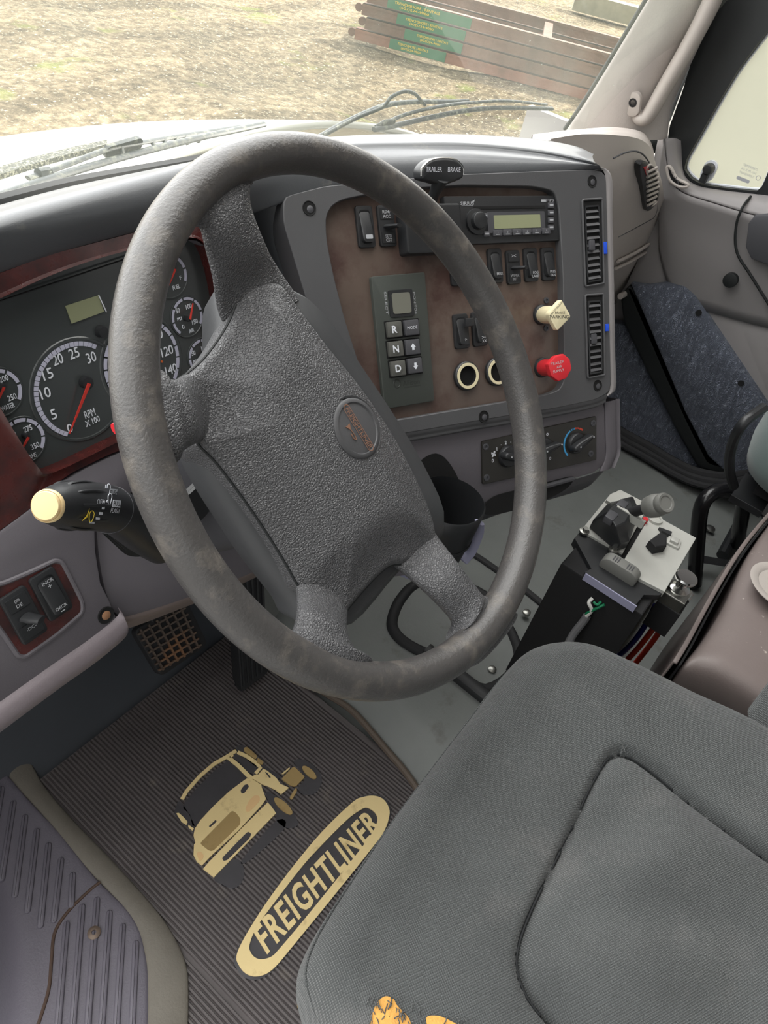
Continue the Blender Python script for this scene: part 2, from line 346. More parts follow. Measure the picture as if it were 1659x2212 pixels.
def ground_mat():
    m=bpy.data.materials.new('gravel_ground'); m.use_nodes=True; T=m.node_tree; N=T.nodes; L=T.links; b=N['Principled BSDF']; b.inputs['Roughness'].default_value=.95; b.inputs['Specular IOR Level'].default_value=.2
    tc=N.new('ShaderNodeTexCoord')
    def noise(s,d=6,r=.65):
        n=N.new('ShaderNodeTexNoise'); n.inputs['Scale'].default_value=s; n.inputs['Detail'].default_value=d; n.inputs['Roughness'].default_value=r; L.new(tc.outputs['Object'],n.inputs[0]); return n
    def ramp(n,st):
        r=N.new('ShaderNodeValToRGB'); L.new(n.outputs[0],r.inputs[0]); e=r.color_ramp.elements
        while len(e)<len(st): e.new(.5)
        for i,(p,c) in enumerate(st): e[i].position=p; e[i].color=lin(c)+(1,)
        return r
    a=ramp(noise(9,8,.75),[(.36,(100,90,73)),(.5,(148,134,111)),(.62,(188,172,144))])
    c=ramp(noise(.35,5,.6),[(.40,(128,126,110)),(.56,(215,210,198))])
    mu=N.new('ShaderNodeMixRGB'); mu.blend_type='MULTIPLY'; mu.inputs[0].default_value=.55; L.new(a.outputs[0],mu.inputs[1]); L.new(c.outputs[0],mu.inputs[2])
    mp=N.new('ShaderNodeMapping'); L.new(tc.outputs['Object'],mp.inputs[0]); mp.inputs['Rotation'].default_value=(0,0,1.1); mp.inputs['Scale'].default_value=(.10,1.1,1)
    st=N.new('ShaderNodeTexNoise'); st.inputs['Scale'].default_value=1.3; st.inputs['Detail'].default_value=5; L.new(mp.outputs[0],st.inputs[0]); sr=N.new('ShaderNodeMapRange'); sr.inputs[1].default_value=.42; sr.inputs[2].default_value=.56; sr.inputs[3].default_value=.62; sr.inputs[4].default_value=1.05; L.new(st.outputs[0],sr.inputs[0])
    ms=N.new('ShaderNodeVectorMath'); ms.operation='SCALE'; L.new(mu.outputs[0],ms.inputs[0]); L.new(sr.outputs[0],ms.inputs['Scale']); mu=ms
    g=noise(1.1,4,.6); gr=N.new('ShaderNodeMapRange'); gr.inputs[1].default_value=.60; gr.inputs[2].default_value=.68; gr.inputs[4].default_value=.55; L.new(g.outputs[0],gr.inputs[0])
    g2=N.new('ShaderNodeMixRGB'); L.new(gr.outputs[0],g2.inputs[0]); L.new(mu.outputs[0],g2.inputs[1]); g2.inputs[2].default_value=lin((118,132,58))+(1,)
    w=noise(26,3,.6); wr=N.new('ShaderNodeMapRange'); wr.inputs[1].default_value=.60; wr.inputs[2].default_value=.66; wr.inputs[4].default_value=.75; L.new(w.outputs[0],wr.inputs[0])
    g3=N.new('ShaderNodeMixRGB'); L.new(wr.outputs[0],g3.inputs[0]); L.new(g2.outputs[0],g3.inputs[1]); g3.inputs[2].default_value=lin((205,195,170))+(1,)
    L.new(g3.outputs[0],b.inputs[0])
    bp=N.new('ShaderNodeBump'); bp.inputs['Distance'].default_value=.12; L.new(noise(7,8,.7).outputs[0],bp.inputs['Height']); L.new(bp.outputs[0],b.inputs['Normal'])
    return m
# ------------------------------------------------------------------ frames
CL=tilted((0,.30,.80),0,18); PN=tilted((.3,.21,.8),25,35)
HV=tilted((.5,-.05,.58),25,30); LD=tilted((-.214,.232,.631),0,25)
FL=PL((0,0,0),(1,0,0),(0,1,0)); DR=PL((1.45,0,0),(0,-1,0),(0,0,1))
WN=unit((.034,-.710,.703)); WO=np.array([0,0,.80])
_a=hit(753.5,888,WO-WN*.022,WN); _b=hit(803.2,969,WO-WN*.022,WN); WU=unit(_b-_a); WF=PL(WO,WU,np.cross(WN,WU))
def gy(x,z): return .50-.13*((x-.5)/.9)**2-.45*(z-.76)
def HG(px,py,off=0.):
    """point on the windshield surface, off = metres outside it"""
    d=ray(px,py); s=.7
    for _ in range(60):
        p=CAM+s*d; e=(gy(p[0],p[2])+off)-p[1]; s+=e/(d[1]+.45*d[2]+.05)*.7
    return CAM+s*d
# ================================================================== OUTSIDE
g=MB(); n=60
gx=[-6+i*60/n for i in range(n+1)]; gyy=[1.2+j*60/n for j in range(n+1)]
rng=np.random.default_rng(3)
hh=rng.normal(0,.05,(n+1,n+1)); hh=(hh+np.roll(hh,1,0)+np.roll(hh,1,1))/2
g.add([(gx[i],gyy[j],-1.25+hh[i,j]) for j in range(n+1) for i in range(n+1)],[(j*(n+1)+i,j*(n+1)+i+1,(j+1)*(n+1)+i+1,(j+1)*(n+1)+i) for j in range(n) for i in range(n)])
g.build('ground',ground_mat(),kind='structure')
# --- stacked steel frames
A=K(763,88,'z',-1.2); B=K(1172,196,'z',-1.2)
sd=unit(B-A); sd[2]=0; sd=unit(sd); bk=np.array([-sd[1],sd[0],0]);
if bk[1]<0: bk=-bk
SF=PL(A,sd,(0,0,1))       # near face of the stack; normal points toward the truck
T0=hit(835,2,A,SF.n); H4=T0[2]-A[2]; hgt=max(.6,min(1.4,H4)); lay=hgt/4; LEN=13.5; DEP=2.6
FAR=K(1346,84,'z',-1.2+hgt); DEP=max(1.2,min(4,abs((FAR-A)@bk)))
stack_labels=['bottom rusty steel frame of the stack, resting on the dirt','second rusty steel frame from the ground in the stack','third rusty steel frame from the ground, below the top one','topmost rusty steel frame of the outdoor stack, open ladder frame']
for k in range(4):
    t=thing('steel_frame',stack_labels[k],'steel frame',A+np.array([0,0,lay*k]),'stacked steel frames outside')
    z0,z1=lay*k+.012,lay*(k+1)-.012
    off=[0,.12,.05,.1][k]
    def rail(d0,nm='rail'):
        m=MB(); fr=PL(A+np.array([0,0,0])+bk*d0,sd,(0,0,1)); h=(z1-z0)
        # channel section: web with top and bottom flange
        m.box(fr,off,LEN+off,z0,z1,-.05,-.004); m.box(fr,off,LEN+off,z1-.03,z1,-.16,.0); m.box(fr,off,LEN+off,z0,z0+.03,-.16,.0)
        return m.build(nm,M['rust'] if k!=0 else M['rustred'],t,smooth=0)
    r0=rail(.05); rail(DEP)
    for q in range(7):
        c=off+.3+q*(LEN-.6)/6; m=MB(); fr=PL(A+sd*c,bk,(0,0,1)); m.box(fr,.08,DEP-.02,z0+.02,z1-.02,-.06,.06); m.build('cross_member',M['rust'],t,smooth=0)
    fr=PL(A+bk*.05,sd,(0,0,1))
    # lugs at the left end
    m=MB(); m.lathe(fr.at(off-.06,(z0+z1)/2,0,-.1),[(.0,-.02),(lay*.34,-.02),(lay*.34,.03),(0,.03)],n=16); m.build('end_lug',M['rust'],t,smooth=0)
    # painted band and lettering on the web
    xs=[(2.0,5.0),(2.7,5.9),(2.4,5.7),(1.9,6.3)][k]
    tl=[(523,1115),(690,1310),(605,1345),(500,1400)][k]
    yl={3:(110,240),2:(280,330),1:(440,470),0:(560,620)}[k]
    a0=fr.px(740+tl[0]*.1929,yl[0]*.1929-6,-.03)[0]; a1=fr.px(740+tl[1]*.1929,yl[1]*.1929+40,-.03)[0]
    m=MB(); m.box(fr,a0,a1,z0+.004,z1-.004,-.002,.004); gp=m.build('painted_band',M['greenpaint'],t,smooth=0)
    tx={3:(830,140),2:(910,285),1:(1005,455),0:(790,535)}[k]
    ca=fr.px(740+tx[0]*.1929,tx[1]*.1929,-.02)[0]; hw=(a1-a0)*.27
    m=MB(); m.text(fr,'TRENCHSHORE | RENTALS',ca,z0+(z1-z0)*.62,(z1-z0)*.30,.004,.003,width=hw*2); m.text(fr,'(602)224-9000',ca-hw*.1,z0+(z1-z0)*.30,(z1-z0)*.26,.004,.003,width=hw*1.3); m.build('lettering',M['yellow'],gp,smooth=0)
m=MB(); P0=K(1235,22,'z',-1.2); fr=PL(P0,sd,(0,0,1)); m.box(fr,0,4.2,-.0,.33,-.4,0); tag(m.build('timber',M['concrete'],smooth=0),'gray weathered timber beam lying behind the stacked steel frames','beam')
# --- hood
def hoodpt(s,y):   # s in -1..1 across
    dx=s*.98; x=.5+dx; zc=.765-.29*(y-.6)-.08*(y-.6)**2; k=.34-.22*min(1,max(0,(y-.9)/.8))
    return np.array([x,y,zc-k*dx*dx])
m=MB(); m.rings([[hoodpt(-1+2*i/40,.60+1.1*j/16) for i in range(41)] for j in range(17)],closed=False,cap=False)
front=[hoodpt(-1+2*i/40,1.70) for i in range(41)]; m.rings([front,[p+np.array([0,.08,-.10]) for p in front],[p+np.array([0,.10,-.7]) for p in front]],closed=False,cap=False)
tag(m.build('hood',M['hood'],smooth=60,solid=.01),'white painted hood of the truck seen beyond the windshield','hood')
m=MB(); m.rings([[np.array([-.55+1.95*i/40,.44+.14*j/3-.1*((-.55+1.95*i/40-.5)/.9)**2,.755-.012*(1-abs(j-1.5)/1.5)-.09*min(1,max(0,(-.55+1.95*i/40-.25)/.6))]) for i in range(41)] for j in range(4)],closed=False,cap=False)
m.build('cowl_panel',M['whitebody'],kind='structure',solid=.01)
# dark mesh strip of the cowl
pa=[(-60,392),(0,371),(90,345),(170,325),(232,312)]; pb=[(-60,412),(0,389),(90,360),(170,338),(232,322)]
m=MB(); m.rings([[K(x,y,'z',.775) for x,y in pa],[K(x,y,'z',.775) for x,y in pb]],closed=False,cap=False)
tag(m.build('cowl_strip',M['cowl'],smooth=0,solid=.006),'grainy black rubber strip between hood and windshield','trim strip')
# ================================================================== WINDSHIELD + PILLARS + SHELL
m=MB(); xs=[-.62+2.02*i/30 for i in range(31)]; zs=[.66+1.0*j/12 for j in range(13)]
m.rings([[np.array([x,gy(x,z),z]) for x in xs] for z in zs],closed=False,cap=False); ws=m.build('window_1',M['windshield'],kind='structure',smooth=60)
# lower seal of the windshield: black gap line
gl=[(-80,458),(0,437),(150,400),(300,372),(450,345)]
m=MB(); m.tube([HG(x,y,-.006) for x,y in spline(gl,6)]+[np.array([x,gy(x,z)-.005,z]) for x,z in ((.38,.76),(.6,.71),(.9,.68),(1.3,.67))],.008,8); m.build('trim_1',M['seal'],kind='structure')
# A pillar trim
m=MB()
Lp=[(1222,280),(1262,222),(1310,145),(1360,62),(1400,-5),(1470,-120)]; Rp=[(1440,300),(1450,235),(1482,160),(1520,80),(1556,0),(1600,-110)]
zL=[.70,.76,.83,.91,.98,1.12]
rows=[]
for (a,b) in zip(Lp,Rp):
    P=K(*a,'x',1.29); Q=K(*b,'x',1.44); mid=(P+Q)/2+np.array([-.03,-.02,0]); rows.append([P+unit(P-CAM)*.05,P,P*.6+Q*.4+np.array([-.03,-.015,0]),P*.25+Q*.75+np.array([-.022,-.012,0]),Q,Q+np.array([.04,.03,0])])
m.patch(rows,5); m.build('wall_right',M['pillar'],kind='structure',smooth=60)
m=MB(); m.tube([K(x-3,y,'x',1.275) for x,y in spline([(1222,280),(1262,222),(1310,145),(1360,62),(1402,-8),(1470,-120)],5)],.0045,8); m.build('trim_2',M['seal'],kind='structure')
# grab handle
gh=thing('grab_handle','light gray molded grab handle bolted along the right windshield pillar','handle',K(1375,225,'x',1.36))
m=MB(); pts=[(1378,232),(1380,250),(1390,256),(1404,244),(1440,182),(1485,105),(1520,40),(1545,-15),(1560,-70)]; sp=spline(pts,5); xs=np.interp(range(len(sp)),[0,8,len(sp)-1],[1.375,1.355,1.36]); rd=np.interp(range(len(sp)),[0,6,12,len(sp)-1],[.016,.018,.02,.024])
m.tube([K(x,y,'x',xx) for (x,y),xx in zip(sp,xs)],list(rd),14,flat=.8); m.build('grip',M['beige'],gh,smooth=60)
o=K(1369,224,'x',1.335); fr=PL(o,(0,-1,0.2),(-.25,.2,1)); m=MB(); m.prism(fr,rr(0,0,.032,.05,.015),-.004,.006,cham=.003); bs=m.build('base_plate',M['beige'],gh,smooth=40)
m=MB(); m.lathe(fr.at(0,.004,0,.006),[(.009,0),(.009,.001),(.006,.0012),(.005,-.001),(.0,-.001)],n=20); m.build('bolt',M['blackmatte'],bs)
# --- shell of the cab (around and behind the camera)
m=MB(); m.box(PL((0,0,1.72),(1,0,0),(0,1,0)),-.62,1.5,-1.4,-.02,0,.03); m.build('ceiling',M['pillar'],kind='structure',smooth=0)
m=MB(); fr=PL((0,-1.35,0),(1,0,0),(0,0,1)); m.box(fr,-.62,1.5,-.05,.9,0,.03); m.box(fr,-.62,1.5,1.5,1.75,0,.03); m.box(fr,-.62,-.45,.9,1.5,0,.03); m.box(fr,1.3,1.5,.9,1.5,0,.03); m.build('wall_back',M['doorgray'],kind='structure',smooth=0)
m=MB(); fx=[-.6+2.1*i/30 for i in range(31)]
m.rings([[np.array([x,.62,-.05]) for x in fx],[np.array([x,.60,.60]) for x in fx],[np.array([x,.578-.1*((x-.5)/.9)**2,.738-.09*min(1,max(0,(x-.25)/.6))]) for x in fx]],closed=False,cap=False); m.build('wall_front',M['toe'],kind='structure',smooth=0,solid=.01)
m=MB(); m.box(PL((-.60,0,0),(0,1,0),(0,0,1)),.18,.72,-.3,.80,0,.03); m.box(PL((-.60,0,0),(0,1,0),(0,0,1)),-1.4,-.95,-.3,1.7,0,.03); m.build('wall_left',M['doorgray'],kind='structure',smooth=0)
m=MB(); fr=PL((1.50,0,0),(0,-1,0),(0,0,1)); m.box(fr,.03,1.4,-.05,1.75,-.03,0); m.box(fr,-.9,.5,1.13,1.75,-.03,0); m.box(fr,-.66,.05,-.06,.68,-.03,-.005); m.build('wall_side_sunblock',M['doorgray'],kind='structure',smooth=0)  # side wall; unseen rear and upper boxes added to block the sun
# ================================================================== PASSENGER DOOR
SX=1.47
def D(px,py,x=SX): return K(px,py,'x',x)
# window opening outline on the door plane (pixels)
wo=[(1700,20),(1659,72),(1600,150),(1555,225),(1510,305),(1490,340),(1484,362),(1497,381),(1522,396),(1580,404),(1640,410),(1652,398),(1680,330),(1720,250)]
DF=PL((SX,0,0),(0,-1,0),(0,0,1))   # normal toward -x (into the cab)
if DF.n[0]>0: DF=PL((SX,0,0),(0,1,0),(0,0,1))
def dpx(pts,c=0.): return DF.pxs(pts,c)
win=[np.array(p) for p in dpx(wo)]
# seal frame is widened out of view to block stray sun
cw=np.mean(win,0)
frame_out=dpx([(1900,-300),(1600,-60),(1560,0),(1510,95),(1478,200),(1452,270),(1448,300),(1476,322),(1466,360),(1490,400),(1520,412),(1600,424),(1659,432),(1700,440),(1950,440)])
m=MB(); m.ring(DF,frame_out,win,cw,-.01,.016,.02,-.01,N=120); m.build('trim_3',M['seal'],kind='structure',smooth=30)
ins=[cw+(p-cw)*1.01 for p in win]
m=MB(); m.add([DF.P(p[0],p[1],-.004) for p in ins],[tuple(range(len(ins)))]); m.build('window_2',M['sideglass'],kind='structure',smooth=0)
# white lip of the pane, painting in the seal's highlight
m=MB(); m.tube([DF.P(p[0],p[1],.001) for p in spline([cw+(p-cw)*.985 for p in win],4,True)],.0032,6,closed=True); m.build('pane_highlight',M['white'],kind='structure')
# white body edge between pillar and door
m=MB(); m.rings([[D(1508,125,1.5),D(1478,190,1.5),D(1455,250,1.5),D(1436,296,1.5)],[D(1512,125,1.49),D(1488,185,1.49),D(1468,245,1.49),D(1462,300,1.49)]],closed=False,cap=False); m.build('trim_5',M['whitebody'],kind='structure',solid=.004)
m=MB(); m.rings([[D(1560,-60,1.505),D(1515,40,1.505),D(1470,140,1.505),D(1430,230,1.505),D(1395,330,1.505)],[D(1640,-60,1.5),D(1590,40,1.5),D(1530,140,1.5),D(1480,230,1.5),D(1470,330,1.5)]],closed=False,cap=False); m.build('trim_6',M['seal'],kind='structure',solid=.004)
# door body below the window
dt=[(1424,296),(1456,298),(1474,304),(1470,345),(1478,380),(1505,402),(1560,412),(1659,424),(1760,440),(1900,700),(1900,1400),(1640,1100),(1580,1060),(1480,760),(1400,640),(1352,620),(1380,560),(1400,420),(1415,340)]
m=MB(); m.prism(DF,dpx(dt),-.03,.012,cham=.006); door=m.build('door_1',M['doorgray'],kind='structure',smooth=40)
# sill ledge of the door (bright top)
rows=[[(1436,300),(1470,306)],[(1440,345),(1472,348)],[(1452,392),(1480,384)],[(1480,418),(1508,404)],[(1540,438),(1560,413)],[(1620,462),(1640,421)],[(1700,480),(1720,433)]]
m=MB(); m.patch([[D(*a,SX-.055),D(*a,SX-.05)*.5+D(*b,SX-.03)*.5+np.array([0,0,.004]),D(*b,SX-.012)] for a,b in rows],4); m.build('door_sill',M['doorgray'],door,smooth=60,solid=.004)
m=MB(); m.patch([[D(*a,SX-.055),D(a[0]-8+i*2,a[1]+60,SX-.04),D(a[0]-10+i*4,a[1]+140,SX-.03),D(a[0]-10+i*6,a[1]+240,SX-.014)] for i,(a,b) in enumerate(rows)],4); m.build('door_panel',M['doorgray'],door,smooth=60,solid=.004)
# groove line and armrest recess at the right edge
m=MB(); m.tube([D(x,y,SX-o_) for x,y,o_ in spline([(1622,424,.04),(1603,450,.064),(1590,490,.062),(1592,545,.056),(1625,600,.048),(1700,720,.03)],6)],.0030,6); m.build('groove',M['seal'],door)
m=MB(); m.prism(DF,dpx([(1648,452),(1634,470),(1628,520),(1640,545),(1800,600),(1800,440)]),.012,.066,cham=.004); m.build('pull_recess',M['darkgray'],door,smooth=40)
m=MB(); m.prism(DF,circ(*DF.px(1577,606,.045),.0165,28),.03,.047,cham=.001); m.build('plug',M['seal'],door)
# window latch
t=thing('window_latch','small black latch knob at the front lower corner of the passenger window','latch',D(1525,372,SX-.02))
o=D(1528,371,SX-.02); fr=PL(o,(0,-1,0),(0,0,1)); 
if fr.n[0]>0: fr=PL(o,(0,1,0),(0,0,1))
m=MB(); m.prism(fr,rr(0,.0,.030,.046,.0149,8),-.016,-.008); m.build('backing',M['white'],t)
m=MB(); m.lathe(fr,[(.012,-.008),(.012,.006),(.009,.012),(.0,.013)],0,.006,20); m.box(fr,-.008,.006,-.024,.004,-.008,.006); m.build('knob',M['black'],t)
# glass print
m=MB(); c=DF.px(1614,375,.0); 
for i,(tx,dy) in enumerate([('TEMPERED',.014),('AS-2 M-101',.006),('TRANSPARENT',-.002)]): m.text(DF,tx,c[0],c[1]+dy,.0045,.0002,.0003,width=.034)
m.text(DF,'O',c[0]+.026,c[1],.010,.0002,.0003); m.prism(DF,rr(c[0]-.002,c[1]-.014,.03,.007,.003),.0002,.0006)
m.build('glass_print',M['gwhite'],ws,smooth=0)
# demister vent in the sill
t=thing('demister_vent','small oval black demister vent in the top of the passenger door sill','vent',D(1461,378,SX-.05))
vp=[(1441,362),(1449,362),(1462,385),(1486,398),(1482,404),(1465,402),(1447,388)]
m=MB(); vq=spline([D(x,y,SX-.064) for x,y in vp],4,True); c3=sum(vq)/len(vq); m.tube(vq,.0035,6,closed=True); m.build('bezel',M['beige'],t)
m=MB(); m.add([v+np.array([-.001,0,0]) for v in vq],[tuple(range(len(vq)))]); m.build('grille',M['voidshade'],t,smooth=0,solid=.003)
for q in (.33,.62):
    m=MB(); a=vq[int(len(vq)*.08+q*8)]; m.tube([c3+(q-.5)*np.array([0,-.035,-.02])+np.array([-.002,.006,.006]),c3+(q-.5)*np.array([0,-.035,-.02])+np.array([-.002,-.006,-.006])],.0012,6); m.build('slat',M['darkgray'],t)
# carpeted lower panels
dk=[(1362,612),(1400,617),(1440,611),(1478,620),(1500,640),(1520,672),(1660,880),(1700,960),(1640,1050),(1560,1012),(1530,985),(1480,890),(1400,700)]
m=MB(); m.prism(DF,dpx(dk,.03),.012,.036,cham=.008); kp=m.build('kick_panel',M['carpet'],door,smooth=50)
for (x,y) in ((1508,677),(1600,829)):
    m=MB(); m.prism(DF,circ(*DF.px(x,y,.04),.0075,16),.034,.038); m.build('screw',M['blackmatte'],kp)
m=MB(); m.prism(DF,roundpoly([np.array(p) for p in dpx([(1338,640),(1362,612),(1400,700),(1440,795),(1490,905),(1535,995),(1600,1010),(1560,1028),(1505,1010),(1455,922),(1405,822),(1346,700)],.03)],.01),.0,.032,cham=.01); m.build('trim_7',M['seal'],kind='structure',smooth=60)
m=MB(); m.prism(DF,dpx([(1290,690),(1360,700),(1400,790),(1450,880),(1500,975),(1520,1012),(1570,1030),(1500,1032),(1430,985),(1340,930),(1250,880)],.0),-.02,.012); m.build('side_panel',M['carpet'],kind='structure',smooth=40)
# black molding at the floor edge
for k,(off,r) in enumerate(((0,.014),(14,.011),(26,.010))):
    m=MB(); m.tube([K(x,y+off,'x',1.44-.02*k) for x,y in spline([(1300,905),(1345,935),(1400,965),(1450,995),(1500,1018),(1560,1028),(1620,1020)],5)],r,8); m.build('baseboard_right' if k==0 else 'trim_8',M['rubber'],kind='structure')
# ================================================================== FLOOR
m=MB(); fr=FL; m.box(fr,-.62,1.55,-1.4,.8,-.06,-.012); m.build('floor',M['floorvinyl'],kind='structure',smooth=0)
# toe board rising under the dash
m=MB(); m.rings([[np.array([x,.325,-.01]) for x in (-.6,-.2,.24)],[np.array([x,.36,.012]) for x in (-.6,-.2,.24)],[np.array([x,.62,.33]) for x in (-.6,-.2,.24)],[np.array([x,.70,.6]) for x in (-.6,-.2,.24)]],closed=False,cap=False)
m.build('toe_board',M['toe'],kind='structure',smooth=40)
m=MB(); m.rings([[np.array([-.245,.8,0]),np.array([-.245,.40,0])],[np.array([-.30,.8,.03]),np.array([-.30,.42,.03])],[np.array([-.60,.8,.25]),np.array([-.60,.44,.22])]],closed=False,cap=False); m.build('wall_footwell',M['toe'],kind='structure')
# engine tunnel cover to the right of the mat
e0=[(560,1380),(640,1462),(700,1500),(760,1540),(830,1620),(880,1680),(930,1760),(1000,1900)]
rows=[]
for (x,y) in e0:
    P=K(x,y,'z',.0); rows.append([P,P+np.array([.045,0,.035]),P+np.array([.11,.0,.055]),P+np.array([.4,.0,.05]),P+np.array([.9,0,.01]),P+np.array([1.2,0,-.005])])
y_=[r[0][1] for r in rows]
m=MB(); m.patch(rows,6); m.build('engine_cover',M['floorvinyl'],kind='structure',smooth=60)
m=MB(); m.tube([K(x+3,y-2,'z',.006) for x,y in spline(e0,5)],.006,8); m.build('trim_9',mat('brown_molding',(96,84,74),.6),kind='structure')
# ================================================================== FLOOR MAT
t=thing('floor_mat','black ribbed rubber floor mat with tan truck picture on the driver side floor','floor mat',(0,0,0))
m=MB(); X0,X1,Y0,Y1=-.214,.205,-.55,.325; pitch=.0061; nr=int((X1-X0)/pitch)
prof=[]
for i in range(nr):
    x=X0+i*pitch; prof+=[(x,.0003),(x+pitch*.16,.0040),(x+pitch*.60,.0040),(x+pitch*.76,.0003)]
prof.append((X1,.001)); ys=[Y0+(Y1-Y0)*k/6 for k in range(7)]
ys=sorted(ys+[.12,.06,0,-.06,-.12,-.2]); lft=lambda y: -.214-.085*min(1,max(0,(.13-y)/.30))
X0b=-.302; prof=[(x-.09,z) for x,z in prof if x<-.214+.0915][:int(.09/pitch)*4]+prof
m.rings([[np.array([max(x,lft(y)),y,z if x>=lft(y) else .0005]) for x,z in prof] for y in ys],closed=False,cap=False); m.box(FL,X0,X1+.004,Y0,Y1+.003,-.012,-.001); m.build('mat_sheet',M['mat'],t,smooth=25)
def fz(pts,ox,oy,s): return [FL.px(ox+x*s,oy+y*s,.004) for x,y in pts]
zd=lambda pts: fz(pts,500,1700,.2170)
oo=spline(zd([(50,1680),(70,1770),(130,1850),(220,1888),(330,1870),(440,1790),(600,1600),(1000,1110),(1400,610),(1520,440),(1570,290),(1560,200),(1500,120),(1410,92),(1310,105),(1200,160),(900,450),(600,810),(330,1180),(130,1500)]),4,True)
ii=spline(zd([(180,1570),(190,1650),(240,1705),(310,1718),(400,1690),(480,1610),(700,1350),(1000,980),(1300,600),(1410,440),(1450,340),(1440,280),(1400,235),(1340,210),(1280,235),(1150,330),(900,580),(700,800),(400,1190),(250,1400)]),4,True)
oc=sum(ii)/len(ii)
m=MB(); m.prism(FL,[oc+(p-oc)*1.03 for p in oo],.001,.0042,cham=.0005); op=m.build('oval_base',M['matdark'],t)
m=MB()
N=len(oo); k0=min(range(N),key=lambda k:np.linalg.norm(ii[k]-oo[0])); ii=ii[k0:]+ii[:k0]
V=[];Fc=[]
for pl,z in ((oo,.004),(oo,.0062),(ii,.0062),(ii,.004)): V+=[FL.P(p[0],p[1],z) for p in pl]
for r in range(3):
    for i in range(N): j=(i+1)%N; Fc.append((r*N+i,r*N+j,(r+1)*N+j,(r+1)*N+i))
m.add(V,Fc)
pF=FL.px(565,2032,.006); pR=FL.px(803,1776,.006); cc=((pF[0]+pR[0])/2,(pF[1]+pR[1])/2)
m.text(FL,'FREIGHTLINER',cc[0],cc[1]+.001,.039,.004,.002,width=abs(pR[0]-pF[0])+.012,ang=math.atan2(pR[1]-pF[1],pR[0]-pF[0]),shear=.25,bold=.026,sp=1.14)
m.build('oval_emblem',M['gold'],t,smooth=20)
zt=lambda pts: fz(pts,380,1600,.20494)
def stroke(mb,pts,w,z0,z1):
    P=[np.array(p) for p in pts]; L=[];Rr=[]
    for i,p in enumerate(P):
        d=unit(np.append(P[min(i+1,len(P)-1)]-P[max(i-1,0)],0)); nn=np.array([-d[1],d[0]]); L.append(p+nn*w/2); Rr.append(p-nn*w/2)
    mb.prism(FL,L+Rr[::-1],z0,z1)
md=MB()
for pl in ([(950,540),(1020,560),(1130,640),(1230,740),(1270,820),(1290,880),(1230,920),(1140,910),(1060,840),(1055,770),(980,660)],[(400,1450),(500,1520),(600,1560),(690,1500),(720,1400),(700,1290),(640,1250),(560,1270)],[(1240,220),(1350,200),(1500,310),(1540,420),(1500,520),(1430,570),(1330,560),(1290,490),(1360,390)],[(100,640),(560,200),(750,380),(560,540),(220,900),(150,780)],[(600,150),(650,120),(840,240),(800,350),(640,240)],[(640,100),(720,50),(930,260),(1110,380),(1000,400),(860,290)],[(700,1250),(1060,840),(1150,920),(780,1260)],[(0,700),(60,650),(220,940),(180,960),(0,800)]):
    md.prism(FL,spline(zt(pl),3,True),.001,.0042)
md.build('truck_picture_base',M['matdark'],t,smooth=20)
m=MB()
for pl in ([(750,400),(820,420),(900,470),(905,500),(950,620),(900,690),(780,820),(650,960),(500,1100),(390,1200),(275,1320),(220,1280),(185,1210),(190,1100),(205,1080),(185,1000),(200,930),(260,840),(400,690),(560,540),(680,450)],[(870,360),(920,300),(960,320),(1060,400),(1100,460),(1190,500),(1110,570),(1050,520),(960,480),(900,460),(800,400),(820,370)],[(965,655),(1000,690),(1055,770),(880,950),(400,1445),(285,1355),(350,1280),(700,920)],[(1195,285),(1200,300),(1130,360),(1115,350)],[(5,770),(30,765),(80,810),(125,860),(110,890),(60,860)],[(130,890),(190,930),(175,955),(130,915)]):
    m.prism(FL,zt(pl),.003,.0062,cham=.0003)
stroke(m,zt([(65,620),(110,540),(250,380),(400,250),(540,170),(635,110)]),.0058,.003,.0062)
stroke(m,zt([(545,175),(650,260),(760,370),(810,410)]),.0065,.003,.006); stroke(m,zt([(650,125),(740,165),(850,240),(890,290),(840,350)]),.0058,.003,.006); stroke(m,zt([(560,170),(600,150)]),.006,.003,.006)
tp=m.build('truck_picture',M['gold'],t,smooth=20)
for nm,pl in (('grille',[(590,745),(630,765),(680,830),(675,890),(400,1160),(370,1170),(340,1160),(255,1090),(280,1060)]),('fuel_tank',[(1240,275),(1360,390),(1260,490),(1210,480),(1110,410)]),('frame_end',[(1270,500),(1275,540),(1220,630),(1195,610),(1240,530)]),('mirror_housing',[(710,85),(750,70),(860,170),(840,205),(720,120)]),('lower_mirror',[(860,185),(925,230),(910,260),(850,240)])):
    m=MB(); m.prism(FL,roundpoly(zt(pl),.003),.004,.0066); m.build(nm,M['gold2'],tp,smooth=20)
for (cx_,cy_,a_,b_) in ((1130,695,125,42),(1405,340,95,36)):
    q=[]
    for i in range(24):
        an=2*math.pi*i/24; ex,ey=a_*math.cos(an),b_*math.sin(an); q.append((cx_+ex*.74-ey*.67,cy_+ex*.67+ey*.74))
    m=MB(); m.prism(FL,zt(q),.003,.0066); m.build('wheel_rim',M['gold2'],tp,smooth=20)
hm_=mat('pale_orange_rubber',(236,196,140),.5)
for pl in ([(830,580),(880,590),(885,640),(780,750),(745,760),(730,720),(770,640)],[(215,1190),(260,1175),(295,1215),(280,1260),(245,1275)]):
    m=MB(); m.prism(FL,roundpoly(zt(pl),.003),.004,.0068); m.build('headlight',hm_,tp,smooth=20)
m=MB()
for pl in ([(760,965),(795,990),(770,1040),(540,1265),(500,1275),(485,1245),(720,1000)],[(755,465),(770,490),(720,560),(690,565),(680,530),(720,475)],[(420,840),(430,860),(360,920),(345,910)],[(935,335),(960,345),(1000,395),(985,400)]): m.prism(FL,roundpoly(zt(pl),.002),.004,.0067)
m.build('openings',M['matdark'],tp,smooth=20)
